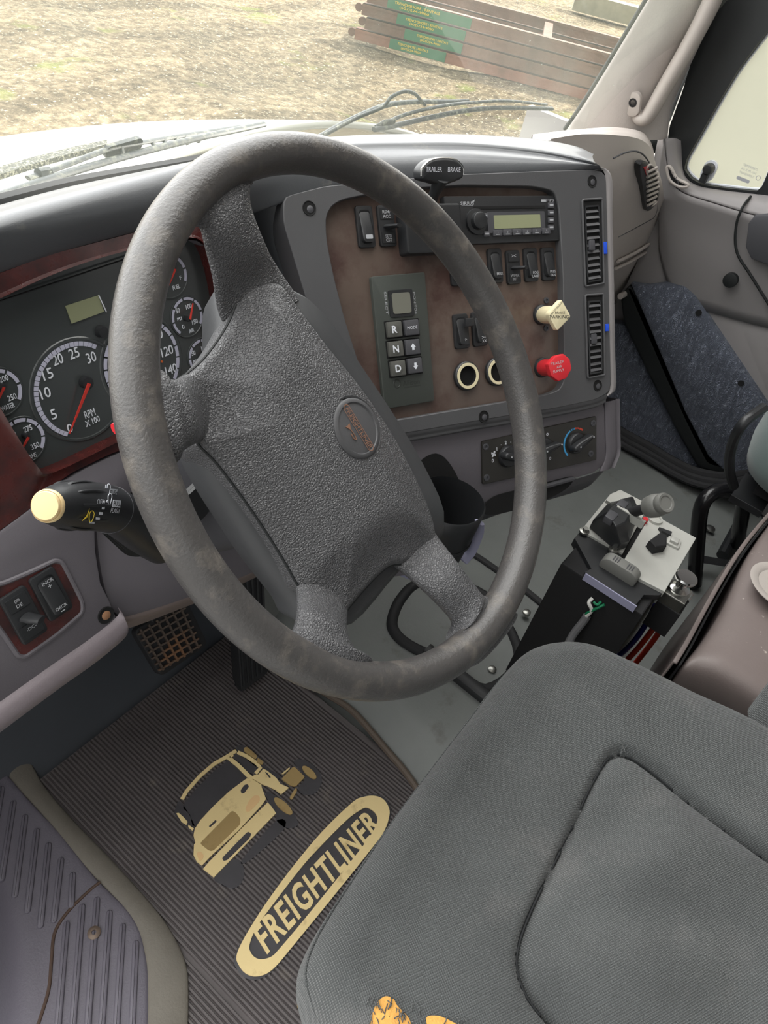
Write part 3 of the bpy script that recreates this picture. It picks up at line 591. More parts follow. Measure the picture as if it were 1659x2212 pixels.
yb=FL.px(640,2170,.006)[1]
m=MB(); m.box(FL,-.165,.19,yb-.055,yb,.001,.0062,r=.004); bp_=m.build('lower_plate',M['gold2'],t,smooth=20)
m=MB(); m.text(FL,'BUSINESS CLASS',.012,yb-.028,.036,.006,.0015,width=.32,shear=.2,bold=.02); m.build('lettering',M['gold'],bp_,smooth=0)
# ================================================================== FLOOR EDGE AND SILL
re=[(60,1640),(95,1700),(150,1765),(250,1870),(330,1960),(372,2020),(398,2080),(404,2140),(402,2260),(400,2340)]
le=[(-10,1640),(38,1700),(100,1770),(180,1868),(235,1925),(285,1985),(308,2040),(318,2100),(318,2230),(316,2330)]
m=MB(); m.patch([[K(*b,'z',-.004),K(*b,'z',.010),(K(*a,'z',.010)+K(*b,'z',.010))/2+np.array([0,0,.003]),K(*a,'z',.008),K(*a,'z',.001)] for a,b in zip(re,le)],5); m.build('trim_10',M['floorgray'],kind='structure',smooth=60)
SI=PL((0,0,.012),(1,0,0),(0,1,0)); sc=.33755
t=thing('door_sill','dark gray ribbed plastic door sill plate with a bolt at lower left','sill plate',K(120,2000,'z',.012))
rb=[(10,1672),(60,1730),(125,1800),(200,1895),(262,1958),(292,2005),(306,2060),(312,2110),(312,2230),(310,2330)]
rows=[]
for i,(x,y) in enumerate(rb):
    f_=min(1,max(0,(y-1860)/180)); row=[K(x+4,y+3,'z',.002),K(x,y,'z',.012)]
    for q,dz in ((.30,0),(.60,0),(.85,-.004*f_),(1.05,-.05*f_-.004),(1.35,-.10*f_-.01),(1.9,-.16*f_-.01)):
        xx=x-q*(x+20 if x>80 else 100) if f_>0 else x-q*170
        row.append(K(xx,y+q*8,'z',.012+dz))
    rows.append(row)
m=MB(); m.patch(rows,6); sp_=m.build('plate',M['sill'],t,smooth=60)
def bar(mb,p,q,r,z):
    a,b=FL.px(*p,z),FL.px(*q,z); a,b=np.array(a),np.array(b); d=b-a; L=np.linalg.norm(d); an=math.atan2(d[1],d[0]); fr=FL.at((a[0]+b[0])/2,(a[1]+b[1])/2,an)
    mb.prism(fr,rr(0,0,L+r*2,r*2,r,6),z-.004,z+.0022,cham=.0016)
for (a,b) in (((85,400),(10,880)),((160,490),(95,985)),((235,580),(175,1085)),((310,670),(258,1180)),((390,765),(345,1145)),((465,860),(455,1050)),((10,310),(-70,800)),((425,1175),(370,1830)),((525,1065),(465,1830)),((620,1020),(560,1830)),((700,1105),(650,1830)),((785,1190),(745,1830)),((870,1300),(845,1830))):
    m=MB(); bar(m,(a[0]*sc,1600+a[1]*sc),(b[0]*sc,1600+b[1]*sc),.0042,.0135); m.build('tread_rib',M['sill'],t,smooth=50)
m=MB(); m.tube([K(x*sc,1600+y*sc,'z',.0125) for x,y in spline([(640,905),(560,970),(430,1100),(350,1230),(330,1400),(310,1600),(240,1830)],6)],.0022,8); m.build('groove',mat('brown_groove',(84,66,56),.7),t)
m=MB(); o=K(602*sc,1600+1230*sc,'z',.0145); m.lathe(PL(o,(1,0,0),(0,1,0)),[(.0085,0),(.0085,.0015),(.0055,.003),(.003,.003),(.003,.001),(0,.001)],n=18); m.build('bolt',mat('dull_bolt',(120,104,92),.5,metal=.4),t)
# ================================================================== PEDALS
BP=PL(K(362,1380,'y',.315),(1,0,0),(0,.62,.78)); 
def quad(fr,c,w=0): return [np.array(fr.px(x,y,w)) for x,y in c]
t=thing('brake_pedal','black brake pedal pad with worn metal waffle grid in front of the toe board','pedal',BP.o)
m=MB(); m.prism(BP,roundpoly(quad(BP,[(284,1362),(400,1296),(446,1392),(344,1462)]),.012),-.008,.006,cham=.002); pad=m.build('pad',M['rubber'],t)
q=quad(BP,[(345,1452),(436,1396),(396,1304),(292,1362)],.008); m=MB()
def bl(s_,t_): return (q[0]*(1-s_)+q[1]*s_)*(1-t_)+(q[3]*(1-s_)+q[2]*s_)*t_
def bar2(mb,fr,a,b,w,z0,z1):
    d=b-a; L=np.linalg.norm(d); an=math.atan2(d[1],d[0]); f2=fr.at((a[0]+b[0])/2,(a[1]+b[1])/2,an); mb.box(f2,-L/2,L/2,-w/2,w/2,z0,z1)
for i in range(6): bar2(m,BP,bl((i+.5)/6,0),bl((i+.5)/6,.97),.0028,.005,.010)
for j in range(7): bar2(m,BP,bl(0,(j+.3)/7),bl(1,(j+.3)/7),.0028,.005,.010)
m.build('grid',mat('worn_grid',(104,92,84),.45,metal=.3,dirt=((150,112,84),12,.5,.6)),pad,smooth=0)
m=MB(); a=BP.P(*bl(.4,.8),-.008); m.tube([a,a+np.array([0,.05,.12]),a+np.array([0,.1,.3])],.011,10); m.build('lever_arm',M['black'],t)
a0=K(540,1482,'z',.02); P1=K(598,1450,'z',.02); P2=K(548,1215,'y',.335); P3=K(492,1228,'y',.335)
AP=PL((a0+P2)/2,P1-a0,(P2+P3)/2-(a0+P1)/2)
t=thing('accelerator_pedal','long black floor mounted accelerator pedal with lengthwise ribs behind the wheel rim','pedal',a0)
c=[np.array([(p-AP.o)@AP.u,(p-AP.o)@AP.v]) for p in (a0,P1,P2,P3)]
m=MB(); m.prism(AP,roundpoly(c,.004),-.030,.003,cham=.001); pad=m.build('pad',M['rubber'],t)
q=[c[0],c[1],c[3],c[2]]; m=MB()
for i in range(6):
    s_=(i+.5)/6; bar2(m,AP,(c[0]*(1-s_)+c[1]*s_)*.97+(c[3]*(1-s_)+c[2]*s_)*.03,(c[0]*(1-s_)+c[1]*s_)*.03+(c[3]*(1-s_)+c[2]*s_)*.97,.0032,.002,.006)
m.build('ribs',M['black'],pad)
# ================================================================== STEERING WHEEL
sw=thing('steering_wheel','large four-spoke dark gray truck steering wheel, turned, with grained pad and worn rim','steering wheel',WO)
RR=.2137; m=MB(); pts=[WF.P(RR*math.cos(a),RR*math.sin(a)) for a in np.linspace(0,2*math.pi,144,endpoint=False)]
R=[]
for i,p in enumerate(pts):
    a=2*math.pi*i/144; rad=unit(p-WO); th=a
    grip=1+.0*math.sin(a*36)
    R.append([p+rad*.0150*math.cos(k)+WN*.0168*math.sin(k)*grip for k in np.linspace(0,2*math.pi,28,endpoint=False)])
R.append(R[0]); m.rings(R,cap=False); rim=m.build('rim',M['rim'],sw,smooth=60)
WD=-.030
def W(px,py,c): return WF.P(*WF.px(px,py,c),c)
def spoke(secs,name='spoke'):
    """secs: (left px, right px, height, thickness)"""
    S_=[]
    for (l,r,c,th) in secs: S_.append(np.concatenate([W(*l,c),W(*r,c),[c,th]]))
    S_=spline(S_,6); R=[]
    for s_ in S_:
        a,b,c,th=s_[:3],s_[3:6],s_[6],s_[7]; mid=(a+b)/2; h=(b-a)/2; ring=[]
        for k in np.linspace(0,2*math.pi,24,endpoint=False):
            cx_,sy_=math.cos(k),math.sin(k); e=.95
            ring.append(mid+h*np.sign(cx_)*abs(cx_)**e+WN*th*np.sign(sy_)*abs(sy_)**e)
        R.append(ring)
    mb=MB(); mb.rings(R); return mb.build(name,M['leather'],sw,smooth=60)
spoke([((385,440),(515,335),.0,.008),((420,482),(543,396),-.005,.011),((436,492),(536,398),-.006,.013),((448,530),(536,450),-.010,.014),((462,590),(566,528),-.022,.014),((474,672),(600,585),-.040,.012),((500,720),(645,650),-.046,.012)])
spoke([((285,800),(310,1000),.0,.009),((342,800),(375,1003),-.003,.014),((356,818),(392,978),-.008,.013),((378,820),(415,962),-.014,.013),((405,808),(434,956),-.034,.011),((450,800),(465,955),-.048,.010)])
spoke([((615,1420),(780,1480),.0,.009),((632,1368),(800,1428),-.003,.014),((640,1348),(768,1412),-.006,.013),((646,1310),(744,1370),-.012,.013),((642,1265),(746,1325),-.034,.012),((620,1200),(750,1270),-.046,.010)])
spoke([((1020,1440),(1115,1325),.0,.009),((968,1392),(1052,1290),-.005,.010),((985,1370),(1034,1282),-.006,.013),((980,1340),(1008,1250),-.010,.013),((925,1282),(972,1204),-.016,.014),((862,1230),(938,1155),-.036,.012),((800,1190),(905,1100),-.046,.010)])
# hub pad
po=[(526,628),(545,612),(575,606),(608,612),(626,632),(668,690),(712,748),(760,806),(806,868),(850,935),(888,1005),(914,1060),(934,1110),(943,1150),(940,1176),(915,1202),(880,1217),(850,1221),(824,1240),(790,1276),(760,1312),(747,1332),(736,1322),(715,1300),(688,1285),(662,1277),(646,1258),(622,1215),(585,1155),(545,1095),(505,1040),(470,995),(440,965),(432,950),(440,925),(447,892),(440,866),(420,845),(388,822),(410,804),(440,778),(472,738),(500,692),(515,655)]
po2=[np.array(WF.px(x,y,WD)) for x,y in po]
pc=np.array(WF.px(690,930,WD)); N=len(po2)
po3=spline(po2,4,True); N=len(po3); m=MB(); Rr=[]
POA=np.array(po3)
def pd(p):
    a=POA; e=np.roll(a,-1,0)-a; w=p-a; t_=np.clip((w*e).sum(1)/((e*e).sum(1)+1e-15),0,1); return np.linalg.norm(w-e*t_[:,None],axis=1).min()
def pk(s,w_):
    out=[]
    for p in po3:
        q_=pc+(p-pc)*s; h=w_
        if s<1 and w_>-.033: d_=min(pd(q_)/.052,1); d2=min(pd(q_)/.007,1); h=-.0345+.006*math.sqrt(max(0,1-(1-d2)**2))+.0155*(3*d_*d_-2*d_**3)
        out.append(WF.P(*q_,h))
    return out
for s,w_ in [(.93,-.075),(.975,-.06),(1.0,-.042),(1.0,-.0345),(.995,-.03),(.985,-.03),(.97,-.03),(.95,-.03)]+[(.925-.03*i,-.03) for i in range(30)]+[(.03,-.03)]: Rr.append(pk(s,w_))
m.rings(Rr); m.build('hub_pad',M['leather'],sw,smooth=60)
# seam line round the pad and the lower shell
m=MB(); m.tube([WF.P(*(pc+(p-pc)*1.0),-.0335) for p in po3],.0011,6,closed=True); m.build('seam',M['seal'],sw)
sh=[(470,640),(500,612),(640,640),(760,790),(900,1010),(950,1150),(850,1240),(748,1352),(660,1345),(630,1300),(560,1210),(500,1120),(450,1040),(412,965),(400,900),(410,840),(440,800),(468,740)]
s3=spline([np.array(WF.px(x,y,-.055)) for x,y in sh],4,True); cs=np.array(WF.px(690,930,-.055)); m=MB()
m.rings([[WF.P(*(cs+(p-cs)*s),w_) for p in s3] for s,w_ in ((.45,-.115),(.80,-.105),(.95,-.085),(1.0,-.062),(.99,-.048),(.93,-.040),(.6,-.038))]); m.build('rear_shell',M['shell'],sw,smooth=60)
# horn button
hb=WF.px(773,925,-.012); HB=WF.at(hb[0],hb[1],0,-.016); rb_=.0262
m=MB(); m.lathe(HB,[(rb_+.002,-.004),(rb_+.0015,.0025),(rb_,.0018),(rb_-.0005,.0005)],n=48,cap=False); m.lathe(HB,[(rb_-.0008,-.004),(rb_-.0008,.0035),(rb_-.002,.0046),(rb_-.0045,.0048),(rb_-.0052,.0038),(rb_*.4,.0048),(0,.005)],n=48); bt=m.build('horn_button',M['bezel'],sw,smooth=40)
m=MB(); Nn=40
o1=rr(0,.0,.0445,.0072,.0036,8); i1=rr(0,0,.0430,.0060,.003,8)
V=[HB.P(*p,.0053) for p in o1]+[HB.P(*p,.0053) for p in i1]; k=len(o1); m.add(V,[(i,(i+1)%k,k+(i+1)%k,k+i) for i in range(k)])
m.text(HB,'FREIGHTLINER',0,0,.0042,.0050,.0004,width=.039,shear=.2,bold=.01)
m.prism(HB,[(-.008,-.006),(-.008,-.0115),(-.004,-.0092),(-.004,-.0082)],.004,.0053); m.tube([HB.P(*p,.0052) for p in spline([(-.004,-.0086),(.003,-.0082),(.0055,-.0095),(.003,-.011),(-.001,-.0105)],5)],.0004,6)
m.build('emblem',mat('copper_print',(150,112,92),.45,metal=.3),bt,smooth=0)
# ================================================================== STEERING COLUMN
sc_=thing('steering_column','dark gray plastic steering column shroud behind the wheel','steering column',WO-WN*.2)
U0=unit((1,0,0)-WN*WN[0]); V0=np.cross(WN,U0); CF=PL(WO,U0,V0)
m=MB(); R=[]
for (w_,hw,up,dn) in ((-.075,.05,.045,.05),(-.10,.062,.055,.062),(-.14,.066,.06,.07),(-.20,.066,.06,.078),(-.30,.064,.058,.082)):
    R.append([CF.P(x,y,w_) for x,y in spline([(-hw,0),(-hw*.92,up*.7),(-hw*.5,up),(hw*.5,up),(hw*.92,up*.7),(hw,0),(hw*.95,-dn*.7),(hw*.5,-dn),(-hw*.5,-dn),(-hw*.95,-dn*.7)],4,True)])
m.rings(R); m.build('shroud',M['darkgray'],sc_,smooth=50)
m=MB(); o=K(259,922,'y',.07); m.lathe(PL(o,(0,1,0),(0,0,1)),[(.004,-.004),(.0046,0),(.0046,.008),(.0,.009)],n=14); m.build('hazard_knob',M['redknob'],sc_,label='red hazard knob')
# boot collar of the stalk
bo=K(330,1165,'y',.105)
m=MB()
for k,(dy) in enumerate((0,.004,.008)):
    y=.118+dy; fr=PL((0,y,0),(1,0,0),(0,0,1)); q=[(225,1145),(262,1150),(350,1115),(430,1040),(460,1050),(450,1100),(400,1150),(310,1198),(280,1196)]
    cc=np.mean(q,0); q=[(cc[0]+(x-cc[0])*(1+.04*k),cc[1]+(yy-cc[1])*(1+.04*k)) for x,yy in q]
    m.add([K(x,yy,'y',y) for x,yy in [tuple(p) for p in roundpoly(q,14)]],[tuple(range(len(q)*5))])
m.build('stalk_boot',M['black'],sc_,smooth=0,solid=.003)
# ================================================================== TURN SIGNAL STALK
ax=[(104,1093,.075),(128,1092,.080),(160,1092,.086),(200,1094,.094),(232,1099,.100),(262,1113,.107),(290,1135,.114),(316,1158,.122),(345,1180,.132)]
ts=thing('multifunction_stalk','black turn signal and wiper stalk with worn cream end cap, left of the wheel','stalk',K(104,1093,'y',.075))
P=[K(x,y,'y',yy) for x,y,yy in ax]
dep=[np.linalg.norm(p-CAM) for p in P]; rp=[34,45,50,51,50,48,46,43,38]
rad=[r*d/F*.97 for r,d in zip(rp,dep)]
q=spline([np.append(p,r) for p,r in zip(P,rad)],6)
m=MB(); m.tube([a[:3] for a in q],[a[3] for a in q],28,up=(0,0,1)); body=m.build('lever',M['black'],ts,smooth=60)
EF0=unit(P[0]-P[2]); uu=unit(np.cross((0,0,1),EF0)); EF=PL(P[0],uu,np.cross(EF0,uu))
m=MB(); m.lathe(EF,[(rad[0],-.003),(rad[0]*1.02,.001),(rad[0]*.93,.0025),(rad[0]*.88,.001)],n=36); m.lathe(EF,[(rad[0]*.90,0),(rad[0]*.90,.0028),(rad[0]*.82,.0042),(0,.0048)],n=36); 
m.build('end_cap',M['creamend'],ts,smooth=40,label='worn cream end cap')
m=MB()
for k in range(10):
    a=k*math.pi/5; V_=[]
    for (i0,h) in ((7,-.0012),(9,.0000),(13,.0002),(17,-.0014)):
        c_=q[i0]; tdir=unit(q[i0+1][:3]-q[i0-1][:3]); h1=unit(np.array([0,0,1])-tdir*tdir[2]); h2=np.cross(tdir,h1); V_.append(c_[:3]+(math.cos(a)*h1+math.sin(a)*h2)*(c_[3]+h))
    m.tube(spline(V_,4),.0014,6)
m.build('grip_ribs',M['black'],ts,smooth=60)
# rotary seam and printed symbols on the lever
def ringpt(px,py):
    """point on the lever's front side under this pixel: march the ray to the swept tube"""
    d=unit(ray(px,py)); s=.25
    for _ in range(400):
        p=CAM+d*s; dd=min(np.linalg.norm(p-a[:3])-a[3] for a in q)
        if dd<.0002: break
        s+=max(dd*.6,.0002)
    return CAM+d*(s-.0004)
m=MB()
def lett(tx,px,py,h,sh=0,wd=None,plate=False):
    o=ringpt(px,py); e=ringpt(px+6,py+.6)-o; dirn=unit(e); nn=unit(CAM-o); vv=unit(np.cross(nn,dirn)); fr=PL(o,dirn,vv); return fr
fr=lett('OFF',215,1084,.004); m.text(fr,'OFF',0,0,.0040,.0004,.0002,bold=.02)
fr=lett('F',247,1103,.004); m.text(fr,'FLASH',0,0,.0034,.0004,.0002,shear=.3)
for tx,px,py in (('PUSH',244,1064),('PULL',251,1088)):
    fr=lett(tx,px,py,.003); m.box(fr,-.0058,.0058,-.0026,.0026,.0002,.0005)
for (px,py,a_,b_) in ((222,1097,.0018,.001),(217,1109,.0022,.0009),(210,1120,.0026,.0008),(198,1129,.003,.0006)): fr=lett('',px,py,0); m.box(fr,-a_,a_,-b_,b_,.0002,.0006)
for (px,py) in ((224,1084),(231,1083)): fr=lett('',px,py,0); m.prism(fr,circ(0,0,.001,10),.0002,.0006)
fr=lett('',236,1078,0); m.tube([fr.P(x,y,.0004) for x,y in spline([(-.003,.002),(0,.004),(.003,.002),(.001,-.004),(-.001,-.004)],4,True)],.0003,4,closed=True)
fr=lett('',234,1052,0); m.tube([fr.P(x,y,.0004) for x,y in spline([(-.002,.002),(.002,.0015),(.002,-.0015),(-.002,-.002)],4,True)],.0003,4,closed=True); m.box(fr,-.0055,-.003,-.0015,.0015,.0002,.0005)
m.build('print',M['white'],body,smooth=0)
m=MB(); 
for tx,px,py in (('PUSH',244,1064),('PULL',251,1088)): fr=lett(tx,px,py,.003); m.text(fr,tx,0,0,.0034,.0006,.0002,bold=.01)
m.build('dark_print',M['black'],body,smooth=0)
m=MB(); fr=lett('',185,1113,0); m.prism(fr,[(-.004,-.004),(.001,.000),(.003,.005),(.002,-.001)],.0002,.0005); fr=lett('',197,1113,0); m.tube([fr.P(x,y,.0004) for x,y in spline([(-.003,.001),(0,.003),(.003,.001),(.001,-.004),(-.002,-.004)],4,True)],.0003,4,closed=True); m.build('yellow_print',M['yellow'],body,smooth=0)
m=MB(); c_=q[25]; tdir=unit(q[26][:3]-q[24][:3]); h1=unit(np.array([0,0,1])-tdir*tdir[2]); h2=np.cross(tdir,h1); m.tube([c_[:3]+(math.cos(a)*h1+math.sin(a)*h2)*(c_[3]+.0001) for a in np.linspace(0,2*math.pi,36,endpoint=False)],.0004,5,closed=True); m.build('rotary_seam',M['darkgray'],body)
# ================================================================== DASHBOARD (one moulded body with its parts)
da=thing('dashboard','gray plastic truck dashboard running from the gauge hood to the passenger door','dashboard',(.3,.35,.7))
# --- cluster surround of red burl
ci=[(-70,676),(0,643),(100,597),(200,561),(300,534),(400,512),(440,528),(464,590),(478,680),(472,770),(440,850),(380,892),(260,950),(112,1020),(80,1008),(40,950),(-10,865),(-60,770)]
co_=[(-160,646),(-100,622),(0,590),(100,553),(200,526),(300,500),(400,475),(470,468),(530,490),(585,580),(600,700),(565,830),(500,900),(330,955),(256,974),(186,1006),(135,1035),(62,1100),(-10,1150),(-90,1180),(-160,900)]
CI=spline([np.array(p) for p in CL.pxs(ci,.012)],4,True); CO=spline([np.array(p) for p in CL.pxs(co_,.010)],4,True); cc=np.array(CL.px(215,765,.01))
m=MB(); m.ring(CL,CO,CI,cc,-.01,.010,.014,-.008,N=160,lip=.12); m.build('cluster_surround',M['woodred'],da,smooth=50)
# --- dash pad: grid of columns
cols=[ # px of wood/bezel top, front, crest, back ; frames
 ((-160,641),(-150,585),(-140,512),(-135,486)),((0,588),(0,530),(0,466),(0,443)),((150,538),(150,488),(150,424),(150,403)),((300,498),(300,448),(300,384),(300,372)),((430,474),(430,420),(430,350),(440,345)),
 ((530,462),(540,405),(560,330),(570,315)),((620,432),(640,375),(660,318),(665,301)),((720,402),(735,352),(750,309),(760,293)),((850,388),(860,345),(870,307),(880,290)),((1000,376),(1005,340),(1010,309),(1010,291)),((1150,370),(1150,345),(1150,322),(1150,300)),((1250,368),(1245,352),(1240,338),(1235,315)),((1300,366),(1293,358),(1284,349),(1275,332))]
rows=[]
for i,(a,b,c,d) in enumerate(cols):
    P=hit(*a,CL.P(0,0,.010),CL.n) if i<6 else hit(*a,PN.P(0,0,.010),PN.n)
    y0,z0=P[1],P[2]
    cz=[.868,.868,.869,.870,.872,.874,.874,.873,.873,.872,.869,.868,.870][i]
    C_=K(*c,'z',cz); B_=hit(*b,(P*.62+C_*.38)+np.array([0,-.010,.004]),CL.n if i<6 else PN.n)
    D_=K(*d,'z',cz-.014)
    rows.append([P+np.array([0,.006,-.004]),P,B_,C_+np.array([0,-.012,-.003]),C_,(C_+D_)/2+np.array([0,0,.001]),D_,D_+np.array([.01,.05,-.03]),D_+np.array([.02,.09,-.08])])
m=MB(); m.patch(rows,5); m.build('dash_pad',M['dashtop'],da,smooth=60)
# --- recessed panel between cluster and centre pod
m=MB(); rows=[]
for (a,b) in (((520,470),(640,420)),((585,560),(665,540)),((615,660),(700,680)),((620,800),(730,800)),((560,900),(760,900)),((480,960),(770,960))):
    A_=hit(*a,CL.P(0,0,.008),CL.n); B_=hit(*b,PN.P(0,0,.004),PN.n); mid=(A_+B_)/2+np.array([0,.035,-.01]); rows.append([A_,A_*.7+B_*.3+np.array([0,.025,-.005]),mid,B_*.75+A_*.25+np.array([0,.02,0]),B_])
m.patch(rows,5); m.build('pod_transition',M['dashtop'],da,smooth=60)
# --- centre pod bezel
bo=[(612,425),(700,402),(850,388),(1000,376),(1150,370),(1285,366),(1309,374),(1312,480),(1317,700),(1320,835),(1312,850),(1285,864),(1200,882),(1040,908),(870,937),(770,955),(738,880),(700,770),(660,640),(636,560),(612,480)]
bi=[(740,431),(716,445),(704,470),(706,520),(722,600),(745,690),(790,830),(822,913),(1000,883),(1180,853),(1210,842),(1220,820),(1217,600),(1208,445),(1198,412),(1150,402),(1000,400),(850,409)]
BO=[np.array(p) for p in PN.pxs(bo,.012)]; BI=[np.array(p) for p in PN.pxs(bi,.012)]; bc=np.array(PN.px(970,650,.012))
m=MB(); m.ring(PN,roundpoly(BO,.008),roundpoly(BI,.012),bc,-.03,.012,.012,-.004,N=240,lip=.1); m.build('pod_bezel',M['bezel'],da,smooth=40,bevel=.0015)
m=MB(); q=[bc+(p-bc)*1.02 for p in BI]; m.add([PN.P(p[0],p[1],0) for p in q],[tuple(range(len(q)))]); m.build('wood_panel',M['wood'],da,smooth=0)
# pod right side (rounded return)
el=[(1285,366),(1309,376),(1312,480),(1316,640),(1318,760),(1320,838),(1308,856)]
rows=[]
for i,(x,y) in enumerate(el):
    P=hit(x,y,PN.P(0,0,.012),PN.n); k=.35 if i==0 else 1
    rows.append([P-PN.n*.002,P+PN.u*.007*k-PN.n*.001+PN.v*(.004 if i==0 else 0),P+PN.u*.018*k-PN.n*.009,P+PN.u*.023*k-PN.n*.03,P+PN.u*.022*k-PN.n*.12,P-PN.n*.30])
m=MB(); m.patch(rows,5); m.build('pod_side',M['doorgray'],da,smooth=60)
# pod underside
ul=[(738,900),(770,955),(870,937),(1040,908),(1200,882),(1285,864),(1312,853)]
rows=[]
for (x,y) in ul:
    P=hit(x,y,PN.P(0,0,.012),PN.n); rows.append([P+PN.v*.002,P-PN.v*.006-PN.n*.003,P-PN.v*.013-PN.n*.014,P-PN.v*.014-PN.n*.10])
m=MB(); m.patch(rows,5); m.build('pod_lower_lip',M['bezel'],da,smooth=60)
for i,(x,y) in enumerate(((668,450),(1279,392),(1291,833),(1045,900))):
    a,b=PN.px(x,y,.012); m=MB(); m.lathe(PN,[(.0082,.0118),(.0076,.0128),(.0066,.0122)],a,b,20,cap=False); m.lathe(PN,[(.0068,.0121),(0,.0122)],a,b,20,cap=False); sc0=m.build('screw_recess',M['voidshade'],da,smooth=0)
    m=MB(); m.lathe(PN.at(a+.001,b-.001,0,.0123),[(.004,0),(.0025,.0008),(.0,.0008)],n=14); m.build('screw',M['darkgray'],sc0)
# --- HVAC body below the pod
ho=[(700,965),(860,925),(1000,900),(1200,868),(1300,852),(1308,880),(1311,1000),(1285,1022),(1180,1052),(1048,1088),(1032,1100),(1020,1150),(1010,1190),(960,1236),(830,1250),(740,1240)]
m=MB(); m.prism(HV,roundpoly(HV.pxs(ho),.006),-.05,0,cham=.004); m.build('lower_fascia',M['dashgray'],da,smooth=40)
q=[(1308,876),(1338,858),(1341,880),(1341,985),(1318,1012),(1310,1000)]
rows=[]
for (x,y) in ((1308,868),(1309,905),(1310,950),(1310,985),(1298,1018)):
    P=hit(x,y,HV.P(0,0,.001),HV.n); rows.append([P-HV.n*.004,P+HV.u*.001,P+HV.u*.014,P+HV.u*.026-HV.n*.006,P+HV.u*.032-HV.n*.02,P+HV.u*.032-HV.n*.2])
m=MB(); m.patch(rows,5); m.build('fascia_end_cap',M['dashgray'],da,smooth=60)
rows=[]
for (x,y) in ((1032,1100),(1100,1075),(1180,1052),(1285,1022),(1312,1003)):
    P=hit(x,y,HV.P(0,0,-.003),HV.n); rows.append([P,P-HV.v*.02-HV.n*.015,P-HV.v*.035-HV.n*.05,P-HV.v*.02-HV.n*.2])
m=MB(); m.patch(rows,5); m.build('fascia_underside',M['darkgray'],da,smooth=60)
# flat black patches painted as the shade in the ash tray and cup openings
m=MB(); m.prism(HV,spline(HV.pxs([(1046,1108),(1052,1085),(1075,1070),(1120,1058),(1190,1040),(1240,1030),(1225,1055),(1180,1080),(1120,1100),(1070,1112)],.002),3,True),-.01,.0015); ash=m.build('pocket_shade',M['voidshade'],da,smooth=0)
m=MB(); a_=[HV.P(*HV.px(x,y,.003),.003) for x,y in ((1120,1062),(1180,1050),(1238,1034))]; m.tube(a_,.0035,8); m.build('pocket_lip',M['darkgray'],ash)
m=MB(); m.prism(HV,spline(HV.pxs([(890,1060),(900,1010),(925,985),(952,982),(978,1010),(998,1055),(1005,1110),(990,1160),(900,1160)],.002),3,True),-.01,.0015); m.build('cup_opening_shade',M['voidshade'],da,smooth=0)
# --- left dash panel with switch insert
lo=[(-200,1320),(-200,1180),(0,1150),(60,1104),(135,1040),(186,1010),(255,978),(300,960),(330,1010),(300,1060),(235,1090),(207,1125),(209,1190),(220,1260),(240,1300),(258,1345),(240,1372),(120,1452),(0,1535),(-120,1640)]
m=MB(); m.prism(LD,[np.array(p) for p in LD.pxs(lo)],-.06,.0,cham=.004); m.build('knee_panel',M['dashgray'],da,smooth=40)
# roll along its lower edge
rows=[]
for (x,y) in ((262,1330),(262,1350),(200,1402),(120,1458),(0,1545),(-80,1605)):
    P=hit(x,y,LD.P(0,0,.0),LD.n); rows.append([P+LD.v*.012,P+LD.n*.005+LD.v*.004,P+LD.n*.004-LD.v*.010,P-LD.v*.020-LD.n*.008,P-LD.v*.018-LD.n*.03,P-LD.n*.1])
m=MB(); m.patch(rows,5); m.build('knee_panel_roll',mat('pale_edge_plastic',(126,117,121),.42,bump=('noise',420,.0004)),da,smooth=60)  # roll given a paler gray than the knee panel
# central box under the column
cb=[(206,1130),(232,1095),(330,1050),(420,1010),(620,960),(760,960),(760,1170),(700,1185),(610,1215),(500,1262),(380,1306),(300,1330),(262,1340),(240,1320),(222,1265),(211,1195)]
m=MB(); m.prism(LD,roundpoly([np.array(p) for p in LD.pxs(cb,-.012)],.02),-.10,-.012,cham=.006); m.build('column_surround',M['dashgray'],da,smooth=40)
rows=[]
for (x,y) in ((262,1342),(330,1322),(420,1288),(520,1250),(620,1206),(740,1168)):
    P=hit(x,y,LD.P(0,0,-.014),LD.n); rows.append([P+LD.v*.006,P-LD.v*.002,P-LD.v*.012-LD.n*.012,P-LD.v*.035-LD.n*.05,P-LD.v*.05-LD.n*.12])
m=MB(); m.patch(rows,5); m.build('column_surround_underside',mat('taupe_plastic',(112,100,96),.55),da,smooth=60)
# switch insert with red burl
si=[(-90,1270),(0,1262),(62,1236),(118,1210),(132,1214),(150,1248),(176,1300),(176,1322),(120,1370),(52,1418),(38,1416),(10,1375),(-30,1320)]
m=MB(); m.prism(LD,roundpoly([np.array(p) for p in LD.pxs(si)],.006),.0005,.0022,cham=.0005); m.build('switch_insert',M['woodred'],da,smooth=0)
m=MB(); m.tube([LD.P(p[0],p[1],.001) for p in roundpoly([np.array(LD.px(*p)) for p in si],.008)],.0025,8,closed=True); m.build('insert_rim',M['dashgray'],da)
a,b=LD.px(229,1329); m=MB(); m.lathe(LD,[(.0095,.0),(.0085,.0012),(.0072,.0006),(.0,.0006)],a,b,20); r_=m.build('screw_recess',M['voidshade'],da)
m=MB(); m.lathe(LD.at(a,b,0,.0006),[(.005,0),(.003,.001),(0,.001)],n=12); m.build('screw',mat('rusty_screw',(150,110,80),.7),r_)
